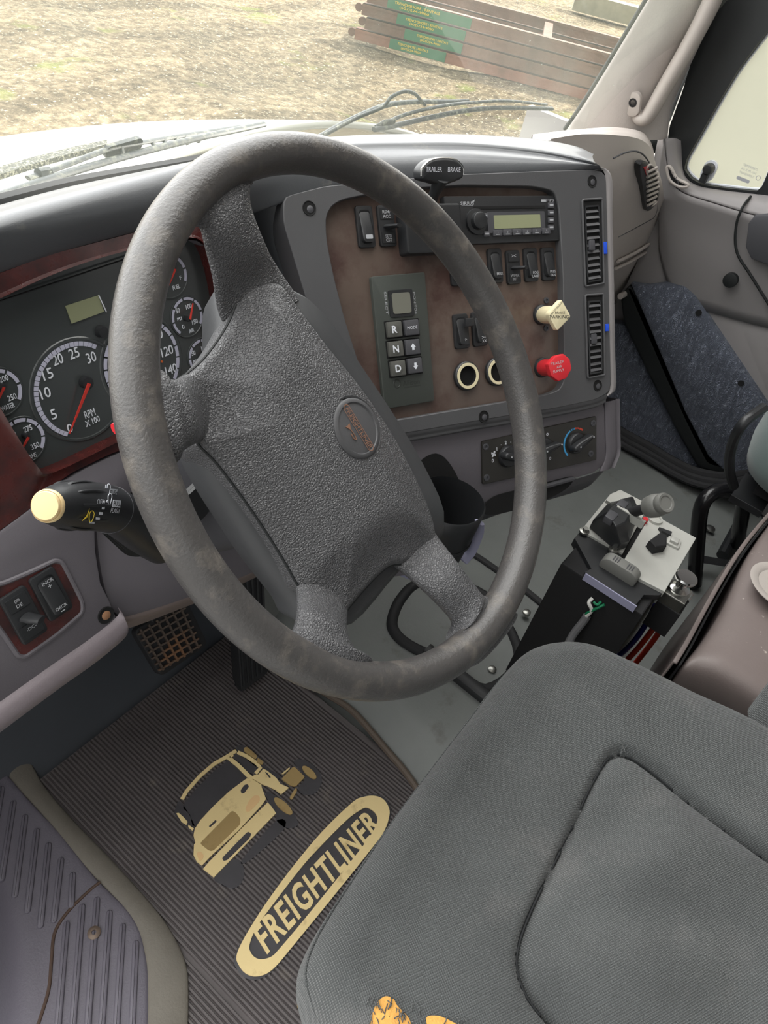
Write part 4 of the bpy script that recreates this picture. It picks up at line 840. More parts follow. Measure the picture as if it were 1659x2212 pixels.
# --- passenger side of the dash
PX=[(1215,292,1.00),(1260,284,1.08),(1300,281,1.16),(1345,282,1.24),(1380,288,1.32),(1400,300,1.37),(1412,322,1.40)]
rows=[]
for i,(x,y,wx) in enumerate(PX):
    C_=K(x,y,'x',wx); lo_=[K(1225+i*30,ly,'x',wx) for ly in ()]
    yf=C_[1]-.035
    rows.append([C_+np.array([0,.12,-.06]),C_+np.array([0,.04,-.012]),C_,C_+np.array([0,-.022,-.014]),np.array([wx,yf-.004,C_[2]-.06]),np.array([wx,yf-.006,C_[2]-.13])])
# face defined by pixels at fixed depth
fy=.222
face=[]
for (top,mid1,mid2,low,bot) in (((1190,300),(1190,420),(1190,520),(1190,620),(1190,700)),((1260,290),(1262,400),(1264,500),(1266,600),(1268,690)),((1330,292),(1334,400),(1338,490),(1342,580),(1346,650)),((1380,300),(1392,380),(1400,460),(1404,540),(1400,590)),((1404,318),(1420,385),(1428,450),(1430,520),(1424,560)),((1414,345),(1430,395),(1436,450),(1438,510),(1432,545))):
    face.append([K(*top,'y',fy+.02),K(*mid1,'y',fy),K(*mid2,'y',fy-.002),K(*low,'y',fy+.004),K(*bot,'y',fy+.03)])
m=MB(); m.patch(face,6); m.build('passenger_fascia',M['beige'],da,smooth=60)
top=[]
for (a,b,c) in (((1150,308),(1150,300),(1150,292)),((1215,300),(1215,291),(1215,284)),((1270,293),(1270,285),(1270,279)),((1330,292),(1325,283),(1318,276)),((1380,300),(1372,288),(1358,279)),((1404,318),(1398,300),(1385,286)),((1414,345),(1410,318),(1400,300))):
    top.append([K(*a,'y',fy+.02),K(*b,'y',fy+.045),K(*c,'y',fy+.09)+np.array([0,0,.0]),K(*c,'y',fy+.16)+np.array([0,0,-.03])])
m=MB(); m.patch(top,6); m.build('passenger_top',M['beige'],da,smooth=60)
# lower storage ledges
for k,(pts,r) in enumerate((([(1330,580),(1370,560),(1425,525)],.0045),([(1335,565),(1380,542),(1424,512)],.004),([(1340,640),(1380,618),(1420,570)],.008))):
    m=MB(); m.tube([K(x,y,'y',fy-.006) for x,y in spline(pts,5)],r,8); m.build('fascia_ledge',M['beige'],da)
m=MB(); m.tube([K(x,y,'y',fy-.001) for x,y in spline([(1325,342),(1350,330),(1375,327),(1395,340),(1412,375),(1420,430),(1415,465),(1395,480),(1335,512)],6)],.0016,6); m.build('panel_groove',M['darkgray'],da)
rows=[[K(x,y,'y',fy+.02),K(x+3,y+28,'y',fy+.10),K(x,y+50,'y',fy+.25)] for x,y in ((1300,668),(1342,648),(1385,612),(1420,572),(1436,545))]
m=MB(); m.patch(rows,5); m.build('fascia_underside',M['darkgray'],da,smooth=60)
# passenger round vent
pv=thing('passenger_air_vent','oval air vent with slanted slats and red mark, at the dash end by the door','air vent',K(1403,400,'y',fy-.01))
VF=PL(K(1403,400,'y',fy-.008),(1,0,0),(0,0,1))
if VF.n[1]>0: VF=PL(VF.o,(1,0,0),(0,0,1)); 
VN=VF if VF.n[1]<0 else PL(VF.o,(-1,0,0),(0,0,1))
ov=[(1382,352),(1395,349),(1410,360),(1420,385),(1423,410),(1420,432),(1408,448),(1396,455),(1391,440),(1386,405),(1380,370)]
m=MB(); m.prism(VN,spline([np.array(p) for p in VN.pxs(ov)],4,True),-.01,.003,cham=.001); m.build('housing',M['black'],pv,smooth=40)
for i in range(8):
    a=(1398+i*.2,372+i*10.2); b=(1419+min(i,4)*.8-max(0,i-4)*2.2,362+i*10.4); m=MB(); m.tube([VN.P(*VN.px(*a,.006),.006),VN.P(*VN.px(*b,.006),.006)],.0030,8); m.build('slat',M['beige'],pv)
m=MB(); m.prism(VN,VN.pxs([(1390,362),(1399,358),(1402,372),(1396,378)],.0035),.003,.0045); m.build('red_mark',M['redknob'],pv,smooth=0,label='red mark')
m=MB(); m.tube(spline([VN.P(*VN.px(*p,.004),.004) for p in ((1399,380),(1396,365),(1404,356),(1414,364),(1420,385),(1423,412),(1420,434),(1408,446))],5),.0022,8); m.build('slat_frame',M['beige'],pv)
# ================================================================== INSTRUMENT CLUSTER
ic=thing('instrument_cluster','instrument cluster with tachometer, speedometer, small gauges and a blank display','gauges',CL.o)
m=MB(); q=[cc+(p-cc)*1.03 for p in spline([np.array(p) for p in CL.pxs(ci,-.004)],3,True)]; m.add([CL.P(p[0],p[1],-.004) for p in q],[tuple(range(len(q)))]); m.build('face',M['glassdark'],ic,smooth=0)
def fitc(pts):
    P=np.array([CL.px(*p,-.003) for p in pts]); A=np.c_[2*P,np.ones(len(P))]; s_=np.linalg.lstsq(A,(P**2).sum(1),rcond=None)[0]; return s_[:2],math.sqrt(s_[2]+s_[0]**2+s_[1]**2)
def gauge(name,label,ringpts,a_from,a_to,nums,needle,ticks,tw,extra=(),ctr=None):
    c,r=fitc(ringpts)
    if ctr is not None: c=np.array(CL.px(*ctr,-.003)); r=np.mean([np.linalg.norm(np.array(CL.px(*p,-.003))-c) for p in ringpts])
    G=MB(); ang=lambda p: math.atan2(*(np.array(CL.px(*p,-.003))-c)[::-1])
    t0,t1=ang(a_from),ang(a_to)
    while t1>t0: t1-=2*math.pi
    # recessed disc
    m=MB(); m.lathe(CL.at(c[0],c[1],0,-.0038),[(r*1.1,0),(r*1.08,.0008),(r*1.04,.0008),(r*1.02,.0002),(0,.0002)],n=48,cap=False); g_=m.build(name,M['glassdark'],ic,smooth=30,label=label)
    segs=ticks; m=MB()
    for i in range(segs):
        u0=t0+(t1-t0)*(i+.07)/segs; u1=t0+(t1-t0)*(i+.93)/segs; k=5
        po_=[c+r*np.array([math.cos(u0+(u1-u0)*j/k),math.sin(u0+(u1-u0)*j/k)]) for j in range(k+1)]; pi_=[c+(r-tw)*np.array([math.cos(u1+(u0-u1)*j/k),math.sin(u1+(u0-u1)*j/k)]) for j in range(k+1)]
        m.prism(CL,po_+pi_,-.0034,-.0028)
    m.build('scale_ring',M['arc'],g_,smooth=0)
    m=MB()
    for (tx,x,y,h) in nums: a,b=CL.px(x,y,-.003); m.text(CL,tx,a,b,h*.84,-.0034,.0006,bold=0,width=None if len(tx)<2 else h*.84*(.52*len(tx)-.02))
    m.build('numerals',M['white'],g_,smooth=0)
    if needle:
        a=np.array(CL.px(*needle[0],.004)); b=np.array(CL.px(*needle[1],-.0005)); d=b-a; nn=np.array([-d[1],d[0]])/np.linalg.norm(d); w1=.0016 if r>.03 else .001
        m=MB(); V=[CL.P(*(a+nn*w1),.004),CL.P(*(a-nn*w1),.004),CL.P(*(b-nn*.0004),-.0005),CL.P(*(b+nn*.0004),-.0005)]; V2=[v+CL.n*.0012 for v in V]; m.add(V+V2,[(3,2,1,0),(4,5,6,7),(0,1,5,4),(1,2,6,5),(2,3,7,6),(3,0,4,7)]); m.build('needle',M['red'],g_,smooth=0)
        m=MB(); m.lathe(CL.at(a[0],a[1],0,-.003),[(.006 if r>.03 else .0028,0),(.0055 if r>.03 else .0026,.0065),(0,.007)],n=20); m.build('hub_cap',M['black'],g_)
    return g_,c,r
gauge('tachometer','tachometer',[(76,850),(155,738),(208,745),(100,775),(82,800),(85,900),(110,927),(148,942)],(146,942),(209,748),[('0',151,925,.010),('5',116,895,.0115),('10',98,849,.0115),('15',103,808,.0115),('20',125,776,.0115),('25',160,763,.0115),('30',197,772,.0115),('RPM',194,893,.0088),('X 100',200,910,.0072)],((192,828),(149,937)),30,.0042)
gauge('speedometer','speedometer',[(225,790),(250,712),(390,790),(368,730),(230,825),(245,850),(347,695),(236,740)],(262,868),(388,826),[('20',254,820,.0115),('40',245,776,.0115),('60',262,735,.0115),('80',295,712,.0115),('100',338,724,.0115),('120',361,758,.0115),('140',370,798,.0115),('MPH',310,850,.008)],((312,800),(262,862)),16,.0036)
gauge('water_gauge','water temperature gauge',[(0,795),(22,805),(48,850),(43,865)],(-48,880),(42,866),[('200',8,818,.0062),('250',26,858,.0062),('WATER',17,879,.0055)],((8,836),(-6,868)),5,.0032,ctr=(-2,848))
gauge('transmission_gauge','transmission temperature gauge',[(55,904),(98,950),(92,925),(93,965)],(8,935),(90,970),[('200',25,940,.0062),('275',60,926,.0062),('350',76,963,.0062),('125',42,980,.0055),('F',27,962,.004),('TRANS',66,987,.0055)],((61,944),(39,984)),5,.0032,ctr=(50,952))
gauge('fuel_gauge','fuel gauge',[(387,553),(403,590),(400,607)],(345,575),(398,608),[('F',390,600,.0045),('FUEL',381,620,.0052)],((378,581),(364,616)),4,.0030,ctr=(368,596))
gauge('air_gauge','air pressure gauge, upper',[(372,680),(400,641),(438,685),(385,652),(418,646),(376,708),(433,702)],(393,716),(434,702),[('50',384,671,.0058),('100',408,662,.0058),('150',421,695,.0058),('0',396,706,.0055),('PSI',388,689,.0042),('AIR',414,714,.0048)],((416,655),(410,690))[::-1],6,.0026)
gauge('air_gauge_lower','air pressure gauge, lower',[(408,770),(430,734),(412,750),(445,736)],(418,800),(470,790),[('50',418,763,.0058),('100',441,751,.0058),('150',456,785,.0055),('PSI',422,781,.0042)],((446,775),(452,748)),6,.0026,ctr=(438,770))
a0=np.array(CL.px(141,661,-.003)); a1=np.array(CL.px(212,638,-.003)); a2=np.array(CL.px(225,673,-.003)); a3=np.array(CL.px(155,699,-.003))
m=MB(); m.prism(CL,[a0,a1,a2,a3],-.0036,-.0028); m.build('display',M['lcd'],ic,smooth=0,label='blank green gray display')
m=MB(); m.tube([CL.P(*CL.px(x,y,-.002),-.002) for x,y in ((213,637),(230,674))],.0006,6); m.build('display_edge',M['white'],ic)
m=MB(); a,b=CL.px(218,716,-.003); m.lathe(CL.at(a,b,0,-.004),[(.006,0),(.005,.006),(0,.0065)],n=20); m.build('trip_knob',M['black'],ic)
m=MB(); fr=CL; m.tube([CL.P(*CL.px(x,y,.002),.002) for x,y in ((-60,668),(0,650),(290,553))],.0008,6); m.build('lens_edge',M['seal'],ic)
# warning lamp
m=MB(); a,b=CL.px(349,781,-.003); m.prism(CL,circ(a,b,.0012,12),-.003,-.002); m.build('warning_lamp',M['orange'],ic)
# gray shaped side wall at the right of the cluster
rows=[]
for (a,b) in (((405,518),(425,520)),((440,545),(462,548)),((458,600),(478,610)),((470,680),(490,690)),((476,760),(495,760))):
    rows.append([CL.P(*CL.px(*a,-.004),-.004),CL.P(*CL.px((a[0]+b[0])/2,(a[1]+b[1])/2,.006),.006),CL.P(*CL.px(*b,.012),.012)])
m=MB(); m.patch(rows,5); m.build('side_wall',M['dashgray'],ic,smooth=60)
# ================================================================== CENTRE PANEL ITEMS
def psw(px,py,w,h,kind,label,ltx=None,frame=PN,cat='rocker switch',group='rocker switches',ang=None,top=None,bot=None,base=.0):
    """w,h in metres"""
    a,b=frame.px(px,py,base); f=frame.at(a,b,ang or 0,base)
    t=thing('rocker_switch',label,cat,f.o,group)
    m=MB(); m.box(f,-w/2,w/2,-h/2,h/2,0,.004,r=.0035,cham=.0012); m.build('bezel',M['black'],t,smooth=40)
    if kind in('rocker','glossy'):
        m=MB(); R=[]; ww=w*.66; hh_=h*.80
        V=[];
        for s_,c0 in ((1,.004),(.96,.0065),(.8,.0075)):
            R.append([f.P(p[0],p[1],(c0+.0035*(-p[1]/hh_)*2*(1 if c0>.005 else 0))) for p in rr(0,0,ww*s_,hh_*s_,.004,4)])
        m.rings(R); r_=m.build('rocker',M['black'],t,smooth=40)
        if kind=='glossy': m=MB(); m.prism(f,rr(0,-h*.26,ww*.6,h*.10,.001),.0095,.0105); m.build('painted_gloss',M['gwhite'],r_,smooth=0)  # pale bar paints a gloss reflection on the rocker
    else: # lever type with protruding paddle
        m=MB(); o=f.P(0,-.001,.004); m.tube([o,f.P(.002,-.002,.012),f.P(.006,-.003,.022)],[w*.28,w*.26,w*.22],12,flat=.45,up=f.v); r_=m.build('paddle',M['black'],t,smooth=50)
        m=MB(); m.box(f,-w*.38,w*.38,h*.16,h*.42,.004,.0048); m.box(f,-w*.38,w*.38,-h*.42,-h*.16,.004,.0048); m.build('legend_plate',M['black'],t,smooth=0)
    m=MB()
    if top:
        for i,l in enumerate(top): m.text(f,l,0,h*.33-i*.005,.0036,.0048 if kind=='lever' else .0085,.0003,bold=.01)
    if bot:
        zz=.0049 if kind=='lever' else .0112
        for i,l in enumerate(bot): m.box(f,-.002,.002,-h*.25-i*.0045-.0004,-h*.25-i*.0045+.0004,zz,zz+.0003) if l=='-' else m.text(f,l,0,-h*.25-i*.0045,.0034,zz,.0003,bold=.01)
    if m.V: m.build('print',M['gwhite'],t,smooth=0)
    return t
G='rocker switches on the brown center panel'
psw(787,491,.022,.046,'glossy','far upper left rocker switch of the brown panel, with a glossy reflection',group=G)
psw(833,489,.022,.046,'lever','cruise lever switch marked SET/CST, beside the glossy switch at upper left',group=G,top=['RSM/','ACC'],bot=['SET/','CST'])
psw(986,580,.022,.042,'glossy','rocker switch half hidden by the wheel rim, first of the row under the radio',group=G)
psw(1067,575,.022,.042,'rocker','dark rocker switch right beside the wheel rim, second of the row under the radio',group=G,bot=['MRR'])
psw(1106,578,.022,.042,'lever','lever switch with a paddle sticking out, in the row under the radio',group=G,top=['><'],bot=['WIPER','INT'])
psw(1144,573,.022,.042,'rocker','rocker switch just right of the paddle switch under the radio',group=G,bot=['FOG','LAMP'])
psw(1181,571,.022,.042,'rocker','last rocker switch at the right end of the row under the radio',group=G,bot=['PRES','FAN'])
psw(994,716,.022,.043,'rocker','rocker switch with a lifted tab, left one of the lower pair above the sockets',group=G,bot=['(>'])
psw(1033,711,.022,.043,'rocker','rocker switch with white symbol in the lower row, beside the wheel rim',group=G,bot=['><','XX'])
psw(1074,707,.022,.043,'rocker','rocker switch mostly hidden behind the wheel rim in the lower row',group=G)
m=MB(); f=PN.at(*PN.px(997,700)); m.box(f,-.002,.010,-.004,.006,.009,.013,cham=.001); tb=m.build('switch_tab',M['black'],smooth=40); tag(tb,'small black pull tab over the left switch above the sockets','tab')
# left dash switches
a1=LD.px(62,1245); e1=np.array(LD.px(150,1318))-np.array(LD.px(105,1228)); an=math.atan2(-e1[1],-e1[0])-math.pi/2
psw(108,1282,.026,.050,'rocker','rocker switch marked INCR and DECR on the red burl insert at lower left',frame=LD,group='switches on the left burl insert',ang=an,top=['INCR','+'],bot=['DECR','-'],base=.002)
psw(49,1328,.026,.054,'lever','headlamp lever switch with a pointed paddle on the red burl insert','',frame=LD,group='switches on the left burl insert',ang=an,top=['[ID','DE'],bot=['-DC-'],base=.002)
# gear selector keypad
gs=thing('gear_selector','tall dark push-button gear selector panel with R N D keys on the brown panel','gear selector',PN.o)
q=[np.array(PN.px(x,y,.004)) for x,y in ((800,598),(916,588),(937,866),(829,884))]; m=MB(); m.prism(PN,roundpoly(q,.003),0,.006,cham=.001); m.build('plate',mat('selector_plate',(66,70,66),.5,bump=('noise',1500,.0001)),gs,smooth=30)
def PNp(x,y,c=.006): return PN.px(x,y,c)
a,b=PNp(866,655); m=MB(); m.box(PN,a-.0165,a+.0165,b-.0155,b+.0155,.006,.0075,r=.002); dsp=m.build('display_frame',M['black'],gs,smooth=0)
m=MB(); m.box(PN,a-.0125,a+.0125,b-.012,b+.012,.0075,.0082,r=.003); m.build('display',M['lcdgray'],dsp,smooth=0)
m=MB()
for (x,tx) in ((834,'SELECT'),(896,'MONITOR')):
    a,b=PNp(x,655); m.text(PN,tx,a,b,.003,.006,.0004,width=.026,ang=-math.pi/2)
for (x,y) in ((848,655),(884,655)): a,b=PNp(x,y); 
m.build('lettering',M['gwhite'],gs,smooth=0)
for tx,x,y in (('R',849,712),('MODE',886,708),('N',852,754),('up',888,750),('D',857,796),('down',893,790)):
    a,b=PNp(x,y); m=MB(); m.box(PN,a-.0115,a+.0125,b-.0105,b+.0105,.006,.0066,r=.001); kf=m.build('key_recess',M['voidshade'],gs,smooth=0)
    m=MB(); m.box(PN,a-.010,a+.010,b-.009,b+.009,.0066,.011,r=.0015,cham=.001)
    if tx in 'RND': m.lathe(PN.at(a-.001,b,0,.011),[(.0072,0),(.0055,.0006),(.0,.0002)],n=20)
    m.build('key',mat('key_gray',(84,84,80),.5) if tx in 'RND' else M['darkgray'],kf,smooth=40)
    m=MB()
    if tx=='up': m.prism(PN,[(a-.0035,b),(a+.0035,b),(a,b+.0045)],.011,.0114); m.box(PN,a-.0015,a+.0015,b-.0035,b,.011,.0114)
    elif tx=='down': m.prism(PN,[(a-.0035,b),(a,b-.0045),(a+.0035,b)],.011,.0114); m.box(PN,a-.0015,a+.0015,b,b+.0035,.011,.0114)
    elif tx=='MODE': m.text(PN,tx,a,b,.0035,.011,.0004,width=.014)
    else: m.text(PN,tx,a-.001,b,.0085,.0114,.0004,bold=.03)
    m.build('symbol',M['white'],kf,smooth=0)
m=MB(); a,b=PNp(872,829); m.lathe(PN.at(*PNp(858,829),0,.006),[(.0055,0),(.005,.0004),(.004,.0004),(.0035,0)],n=20,cap=False); m.text(PN,'Allison',*PNp(888,826),.006,.006,.0003,width=.024); m.text(PN,'TRANSMISSION',*PNp(890,835),.0016,.006,.0003,width=.024); m.build('embossed_logo',mat('emboss',(52,55,52),.5),gs,smooth=0)
# trailer brake lever and its block behind the rim
tb=thing('trailer_brake_lever','trailer hand brake lever with oval TRAILER BRAKE knob above the panel','brake lever',hit(955,380,PN.P(0,0,.05),PN.n))
a,b=PN.px(905,500); m=MB(); f=PN.at(a,b); m.box(f,-.030,.05,-.028,.028,0,.020,r=.004,cham=.003); m.build('valve_block',M['black'],tb,smooth=40)
kn=hit(952,368,PN.P(0,0,.055),PN.n); st=PN.P(*PN.px(925,455,.018),.018)
m=MB(); m.tube([st,hit(938,418,PN.P(0,0,.04),PN.n),kn-PN.v*.008],[.007,.006,.009],12); m.build('stem',M['black'],tb)
KF=PL(kn,PN.u,unit(PN.v+PN.n*.25)); w_=.028
fo=[(-w_,-.006),(-w_*.96,.002),(-w_*.6,.010),(0,.0125),(w_*.6,.0105),(w_*.96,.003),(w_,-.004),(w_*.9,-.0085),(w_*.4,-.013),(0,-.015),(-w_*.4,-.013),(-w_*.9,-.010)]
m=MB(); m.prism(KF,spline(fo,4,True),-.012,.006,cham=.003); m.build('knob',M['black'],tb,smooth=50)
m=MB(); m.tube([KF.P(p[0],p[1],.004) for p in spline(fo[:7],6)],.0013,6); m.build('knob_trim',M['chrome'],tb)
m=MB(); m.text(KF,'TRAILER',-.013,.001,.0052,.006,.0004,width=.021); m.text(KF,'BRAKE',.014,.001,.0052,.006,.0004,width=.017); m.build('lettering',M['white'],tb,smooth=0)
# radio
ra=thing('radio','black car radio with green gray display set in the brown panel','radio',PN.o)
q=[np.array(PN.px(x,y,.006)) for x,y in ((958,430),(1203,425),(1208,514),(962,531))]
u_=q[1]-q[0]; RF=PN.at(*((q[0]+q[1]+q[2]+q[3])/4),0,0); rw=(np.linalg.norm(q[1]-q[0])+np.linalg.norm(q[2]-q[3]))/2; rh=.056
m=MB(); m.box(RF,-rw/2,rw/2,-rh/2,rh/2,0,.009,r=.002,cham=.001); rb0=m.build('faceplate',M['black'],ra,smooth=30)
def RPX(x,y,c=.009):
    h=hit(x,y,RF.P(0,0,c),RF.n)-RF.o; return h@RF.u,h@RF.v
m=MB(); a,b=RPX(1100,448); m.box(RF,a-.055,a+.058,b-.0016,b+.0016,.009,.0095); m.build('disc_slot',M['voidshade'],rb0,smooth=0)
a,b=RPX(1115,480); m=MB(); m.box(RF,a-.046,a+.046,b-.0125,b+.0125,.009,.0105,r=.002); dp=m.build('display_surround',M['darkgray'],rb0,smooth=0)
m=MB(); m.box(RF,a-.036,a+.038,b-.0075,b+.0085,.0105,.011,r=.001); m.build('display',M['lcd'],dp,smooth=0)
a,b=RPX(1028,479); m=MB(); m.lathe(RF.at(a,b,0,.009),[(.0155,0),(.015,.003),(.0105,.004),(.010,.010),(.0085,.011),(0,.0105)],n=32); m.build('volume_knob',M['black'],rb0,smooth=40)
for i in range(6):
    a,b=RPX(1073+i*21,504-i*.9); m=MB(); m.box(RF,a-.0068,a+.0068,b-.0036,b+.0036,.009,.0115,r=.001,cham=.0005); kb=m.build('preset_button',M['darkgray'],rb0,smooth=30); m=MB(); m.text(RF,str(i+1),a,b+.0008,.0024,.0115,.0003); m.box(RF,a-.003,a+.003,b-.0022,b-.0014,.0115,.0118); m.build('print',M['gwhite'],kb,smooth=0)
for (x,y) in ((1189,444),(1189,460),(1189,476),(1189,492),(1046,467),(1036,500),(1050,506)):
    a,b=RPX(x,y); m=MB(); m.box(RF,a-.0045,a+.0045,b-.0034,b+.0034,.009,.0112,r=.001,cham=.0005); kb=m.build('side_button',M['darkgray'],rb0,smooth=30); m=MB(); m.box(RF,a-.003,a+.003,b-.0008,b+.0012,.0112,.0115); m.build('print',M['gwhite'],kb,smooth=0)
m=MB(); m.text(RF,'SIRIUS',*RPX(1009,439),.0040,.009,.0003,width=.020,bold=.02); m.box(RF,RPX(1000,444)[0]-.002,RPX(1022,444)[0],RPX(1009,445)[1],RPX(1009,445)[1]+.0006,.009,.0093)
m.prism(RF,[RPX(1018,436),RPX(1026,431),RPX(1022,440)],.009,.0093); m.text(RF,'MP3',*RPX(1188,433),.003,.009,.0003,width=.012); m.box(RF,RPX(1169,436)[0],RPX(1179,431)[0],RPX(1174,436)[1],RPX(1174,431)[1],.009,.0093); m.text(RF,'VOL',*RPX(1012,463),.002,.009,.0003); m.build('print',M['gwhite'],rb0,smooth=0)
# power sockets
for (x,y,l) in ((1009,812,'left black power socket with cream ring at the bottom of the brown panel'),(1075,803,'right black power socket with cream ring, partly behind the wheel rim')):
    a,b=PN.px(x,y,.004); f=PN.at(a,b); t=thing('power_socket',l,'power socket',f.o,'power sockets in the brown panel')
    m=MB(); m.lathe(f,[(.0185,0),(.0185,.0045),(.017,.006),(.0158,.006)],n=36,cap=False); m.build('collar',M['black'],t,smooth=40)
    m=MB(); m.lathe(f,[(.0165,.0055),(.0163,.0068),(.0128,.0068),(.0122,.004)],n=36,cap=False); m.build('ring',M['cream'],t,smooth=40)
    m=MB(); m.lathe(f,[(.0123,.0062),(.0118,.001),(.0,.001)],n=36,cap=False); m.build('bore',M['voidshade'],t,smooth=40)
# air brake valves
def valve(px,py,kx,ky,poly,colm,name,label,letters,out=.062):
    a,b=PN.px(px,py); f=PN.at(a,b); t=thing(name,label,'valve knob',f.o)
    ke=hit(kx,ky,PN.P(0,0,out),PN.n)
    m=MB(); m.lathe(f,[(.0135,0),(.013,.004),(.010,.006),(.0095,.012)],n=28); m.build('collar',M['black'],t,smooth=40)
    ax_=unit(ke-f.o); uu=unit(PN.u-ax_*(PN.u@ax_)); KF=PL(ke,uu,np.cross(ax_,uu)); L=np.linalg.norm(ke-f.o)
    m=MB(); m.lathe(KF,[(.0105,-L+.010),(.0112,-L+.014),(.0112,-L+.03),(.0105,-.020),(.0100,-.014)],n=28); m.build('stem',colm,t,smooth=50)
    nn=unit(PN.n*.6+unit(CAM-ke)*.6); u2=unit(PN.u-nn*(PN.u@nn)); FF=PL(ke,u2,np.cross(nn,u2))
    q=[np.array(FF.px(x,y,.002)) for x,y in poly]
    m=MB(); m.prism(FF,roundpoly(q,.004 if len(q)==4 else .0015,4),-.008,.003,cham=.002); kb=m.build('knob',colm,t,smooth=40)
    c=sum(q)/len(q); m=MB()
    for tx,dx,dy,h,an in letters: m.text(FF,tx,c[0]+dx,c[1]+dy,h,.003,.0003,ang=an)
    m.build('lettering',M['black'] if colm is M['cream'] else M['gwhite'],kb,smooth=0)
valve(1168,680,1212,680,[(1212,645),(1234,684),(1203,716),(1182,678)],M['cream'],'parking_brake_knob','cream diamond-shaped parking brake knob on the right of the brown panel',[('PARKING',.000,-.002,.0042,-.1),('BRAKE',.001,.003,.003,-.1),('PUSH TO RELEASE',-.004,.008,.002,.75)])
valve(1170,794,1207,795,[(1198,769),(1217,764),(1231,776),(1235,797),(1224,817),(1206,824),(1190,812),(1183,787)],M['redknob'],'trailer_air_knob','red octagonal trailer air supply knob at lower right of the brown panel',[('TRAILER',-.004,.006,.0032,.1),('AIR',-.002,.001,.0032,.1),('SUPPLY',-.003,-.004,.0032,.1)])
for (x,y) in ((1179,649),(1179,709)):
    a,b=PN.px(x,y); m=MB(); m.lathe(PN.at(a,b),[(.004,0),(.004,.002),(.002,.0022),(.002,.001),(0,.001)],n=14); tag(m.build('screw',M['darkgray']),'small dark screw %s the cream parking brake knob'%('above' if y<680 else 'below'),'screw')
# air vents in the pod bezel
for (y0_,y1_,tabp,l) in ((432,614,(1306,536),'upper black air vent at the right edge of the center pod, with blue clip'),(638,812,(1310,708),'lower black air vent at the right edge of the center pod, with blue clip')):
    s0=(y0_-432)/400.
    qa=[(1257+s0*13,y0_),(1300+s0*5,y0_-3),(1304+s0*3,y1_-2),(1264+s0*10,y1_+5)]
    q=[np.array(PN.px(x,y,.013)) for x,y in qa]; t=thing('air_vent',l,'air vent',PN.P(*q[0],.013),'air vents of the center pod')
    m=MB(); m.prism(PN,roundpoly(q,.003),.010,.0128); m.build('duct_shade',M['voidshade'],t,smooth=0)  # flat dark plate paints the shade of the vent opening
    m=MB(); pts=[PN.P(p[0],p[1],.0135) for p in roundpoly(q,.003)]; m.tube(pts,.0016,6,closed=True); m.build('frame',M['bezel'],t)
    q_=[q[3],q[2],q[0],q[1]]
    def B2(s_,t_): return (q_[0]*(1-s_)+q_[1]*s_)*(1-t_)+(q_[2]*(1-s_)+q_[3]*s_)*t_
    m=MB(); qq=[B2(.08,.04),B2(.84,.04),B2(.84,.93),B2(.08,.93)]; V=[]
    m.ring(PN,qq,[B2(.14,.06),B2(.78,.06),B2(.78,.91),B2(.14,.91)],B2(.46,.5),.0128,.0150,.0150,.0128,N=80); m.build('slat_frame',M['black'],t,smooth=0)
    for i in range(11):
        tt=.10+i*.078; a,b=B2(.14,tt),B2(.78,tt); m=MB(); A_=PN.P(a[0],a[1],.0128); B_=PN.P(b[0],b[1],.0128); m.rings([[A_,B_],[A_+PN.n*.0022-PN.v*.0035,B_+PN.n*.0022-PN.v*.0035]],closed=False,cap=False); m.build('slat',M['bezel'],t,smooth=0,solid=.0012)
    m=MB(); a,b=B2(.14,.47),B2(.55,.47); c=B2(.35,.47); m.box(PN,c[0]-.0045,c[0]+.0045,c[1]-.007,c[1]+.007,.0128,.0175,r=.002,cham=.001); m.build('thumb_tab',M['darkgray'],t,smooth=30)
    a,b=PN.px(tabp[0],tabp[1],.014); m=MB(); m.box(PN,a-.0026,a+.003,b-.008 if y0_<500 else b-.005,b+.008 if y0_<500 else b+.005,.012,.0165,r=.001,cham=.0008); m.build('clip',M['blue'],t,smooth=30,label='bright blue clip')
# climate control
cl=thing('climate_control','black heater control plate with three rotary knobs and a blue and red arc','climate control',HV.o)
q=[np.array(HV.px(x,y,.003)) for x,y in ((1041,954),(1289,899),(1289,994),(1043,1047))]; m=MB(); m.prism(HV,roundpoly(q,.003),0,.003,cham=.0008); m.build('plate',mat('hvac_plate',(44,42,38),.4,bump=('noise',1400,.0001)),cl,smooth=0)
for (x,y) in ((1049,965),(1051,1032),(1281,914),(1276,980)):
    a,b=HV.px(x,y,.003); m=MB(); m.lathe(HV.at(a,b,0,.003),[(.0048,0),(.0045,.0012),(.0022,.0014),(.002,.0003),(0,.0003)],n=14); m.build('screw',M['darkgray'],cl)
for (x,y,px_,nm) in ((1096,985,(1126,992),'fan'),(1172,968,(1208,959),'mode'),(1243,957,(1276,943),'temperature')):
    a,b=HV.px(x,y,.003); e=np.array(HV.px(*px_,.014)); f=HV.at(a,b,0,.003); d=e-np.array([a,b]); an=math.atan2(d[1],d[0])
    m=MB(); m.lathe(f,[(.0155,0),(.0150,.004),(.0135,.006),(0,.0065)],n=32); kb=m.build('knob',M['black'],cl,smooth=40,label=nm+' knob')
    g_=f.at(0,0,an,0); m=MB(); m.prism(g_,spline([(-.014,-.004),(-.014,.004),(0,.0052),(.016,.0032),(.0225,.0018),(.0225,-.0018),(.016,-.0032),(0,-.0052)],3,True),.004,.017,cham=.003); m.build('grip',M['black'],kb,smooth=50)
    m=MB(); m.prism(g_,circ(.0205,0,.0013,10),.0168,.0174); m.prism(g_,circ(-.006,0,.0012,10),.0168,.0174); m.build('pointer_dot',M['gwhite'],kb,smooth=0)
m=MB(); a,b=HV.px(1243,957,.003); 
